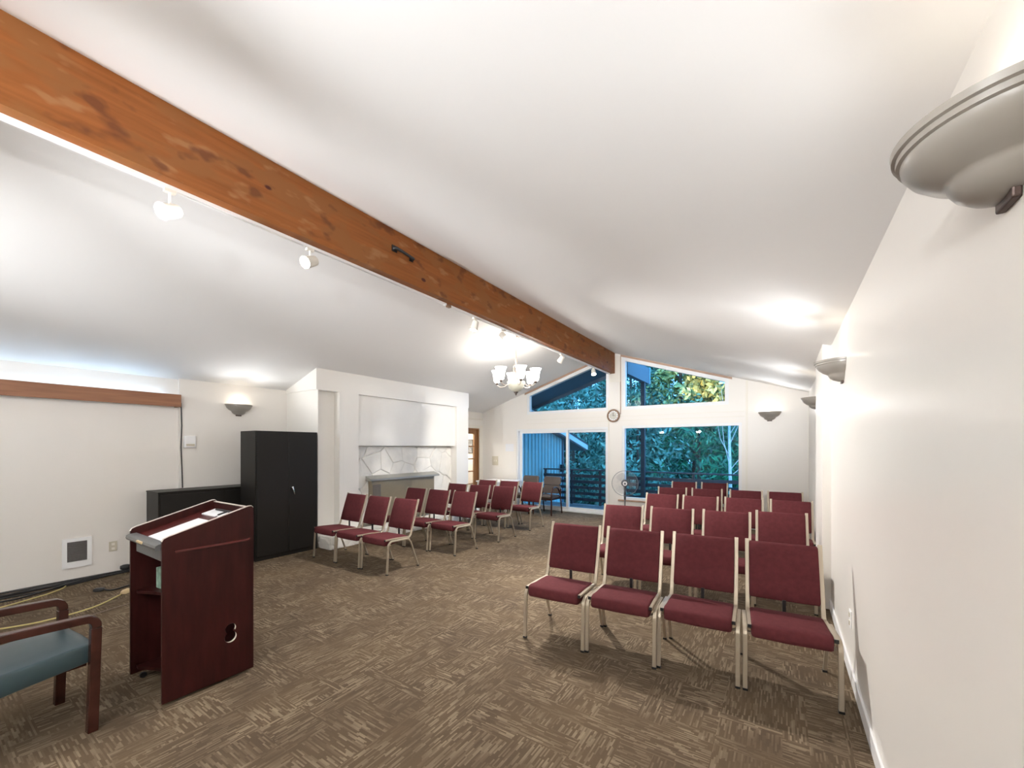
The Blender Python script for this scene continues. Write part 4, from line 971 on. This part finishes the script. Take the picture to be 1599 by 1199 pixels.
tree(-3.6, 21.5, -3.0, 3.4, 2.3, 0.36, 4600, 0.15, M['leaf_c'], 'dark tree behind the feathery cedar in the picture window')
tree(-0.9, 22.0, -3.0, 3.4, 2.3, 0.36, 4600, 0.15, M['leaf_c'], 'dark tree behind the bare birch')
tree(-7.6, 29.0, -2.0, 9.6, 2.6, 0.45, 3600, 0.20, M['leaf_c'], 'tall conifer at the left of the right clerestory', 'cone', 0.3)
tree(-5.3, 27.0, 0.5, 8.6, 2.1, 0.5, 3600, 0.2, M['leaf_sun'], 'tree with evening sun painted into its leaves, left of the middle of the right clerestory', trunk=0.22)
tree(-2.9, 26.5, 0.0, 7.8, 2.3, 0.5, 3600, 0.2, M['leaf_sun'], 'tree with evening sun painted into its leaves, in the middle of the right clerestory', trunk=0.22, lean=0.3)
tree(-0.9, 27.5, 0.0, 7.2, 2.3, 0.5, 3600, 0.2, M['leaf_sun'], 'tree with evening sun painted into its leaves, at the right end of the right clerestory', trunk=0.2)
tree(-4.4, 32.0, -2.0, 11.0, 2.4, 0.45, 3000, 0.2, M['leaf_c'], 'tall dark conifer behind the sun-painted trees', 'cone', 0.32)
tree(-11.6, 30.0, -2.0, 10.0, 2.8, 0.45, 3400, 0.2, M['leaf_c'], 'tall dark conifer far behind the left clerestory', 'cone', 0.3)
tree(-16.8, 30.0, -2.0, 10.0, 3.0, 0.45, 3200, 0.2, M['leaf_c'], 'tall dark conifer at the far left of the forest', 'cone', 0.3)
tree(-1.4, 34.0, -2.0, 9.0, 2.6, 0.45, 3000, 0.2, M['leaf_c'], 'tall dark conifer at the far right of the forest', 'cone', 0.3)
for k, x_ in enumerate((-14.5, -12.0, -9.4, -6.8, -4.2, -1.7, 0.8)):
    tree(x_, 25.5 + (k % 2) * 0.9, -3.0, (5.6, 6.2, 5.8, 5.0, 4.3, 3.9, 4.0)[k], 1.9, 0.42, 3600, 0.17, M['leaf_c'] if k % 2 else M['leaf_a'], '%s of the understorey trees in the back of the forest' % ('leftmost', 'second from left', 'third from left', 'middle one', 'third from right', 'second from right', 'rightmost')[k])
tree(-8.3, 26.8, -3.0, 8.2, 2.3, 0.42, 4200, 0.18, M['leaf_c'], 'dark round tree behind the left edge of the right clerestory')
tree(-9.3, 19.6, -3.0, 3.8, 1.8, 0.38, 4000, 0.13, M['leaf_a'], 'pale shrub-like tree seen just past the wing eave')
for k, (x_, y_) in enumerate(((-10.4, -5.5), (-12.8, -2.0), (-16.2, -3.5), (-19.8, -2.5), (-23.6, -4.0))):  # unseen foliage added to keep the sun off the left trees
    tree(x_, y_, -2.0, 13.0, (2.0 if k == 0 else 3.2), 0.8, 4200, 0.5, M['leaf_c'], 'added sun-blocking foliage standing %s behind the house, out of view' % ('closest', 'second', 'third', 'fourth', 'farthest')[k], 'round', 0.35)
tree(-4.0, 28.6, 0.5, 8.6, 2.1, 0.5, 3600, 0.2, M['leaf_sun'], 'tree with evening sun painted into its leaves, between the two left sun-painted trees', trunk=0.2)
# bare birch
t = thing('bare_birch', 'bare pale birch with upswept twigs at the right of the picture window', 'tree', (-1.33, 14.0, -3.0))
MB().tube([(0, 0, 0), (0.02, 0, 3.0), (-0.02, 0, 5.0), (0.0, 0, 7.2)], [0.065, 0.05, 0.035, 0.012], 8).obj('trunk', M['birch'], t, smooth=60)
for z, a, l_, h_ in ((3.9, 0.2, 0.55, 1.3), (4.3, 3.0, 0.45, 1.6), (4.7, 0.6, 0.4, 1.5), (4.0, 3.4, 0.28, 2.2), (5.2, 2.6, 0.3, 1.2), (3.7, -0.3, 0.7, 1.1), (5.0, -0.2, 0.5, 1.4)):
    MB().tube([(0, 0, z), (math.cos(a) * l_ * 0.6, math.sin(a) * l_ * 0.6, z + h_ * 0.35), (math.cos(a) * l_, math.sin(a) * l_, z + h_)], [0.013, 0.009, 0.004], 5).obj('branch', M['birch'], t, smooth=60)
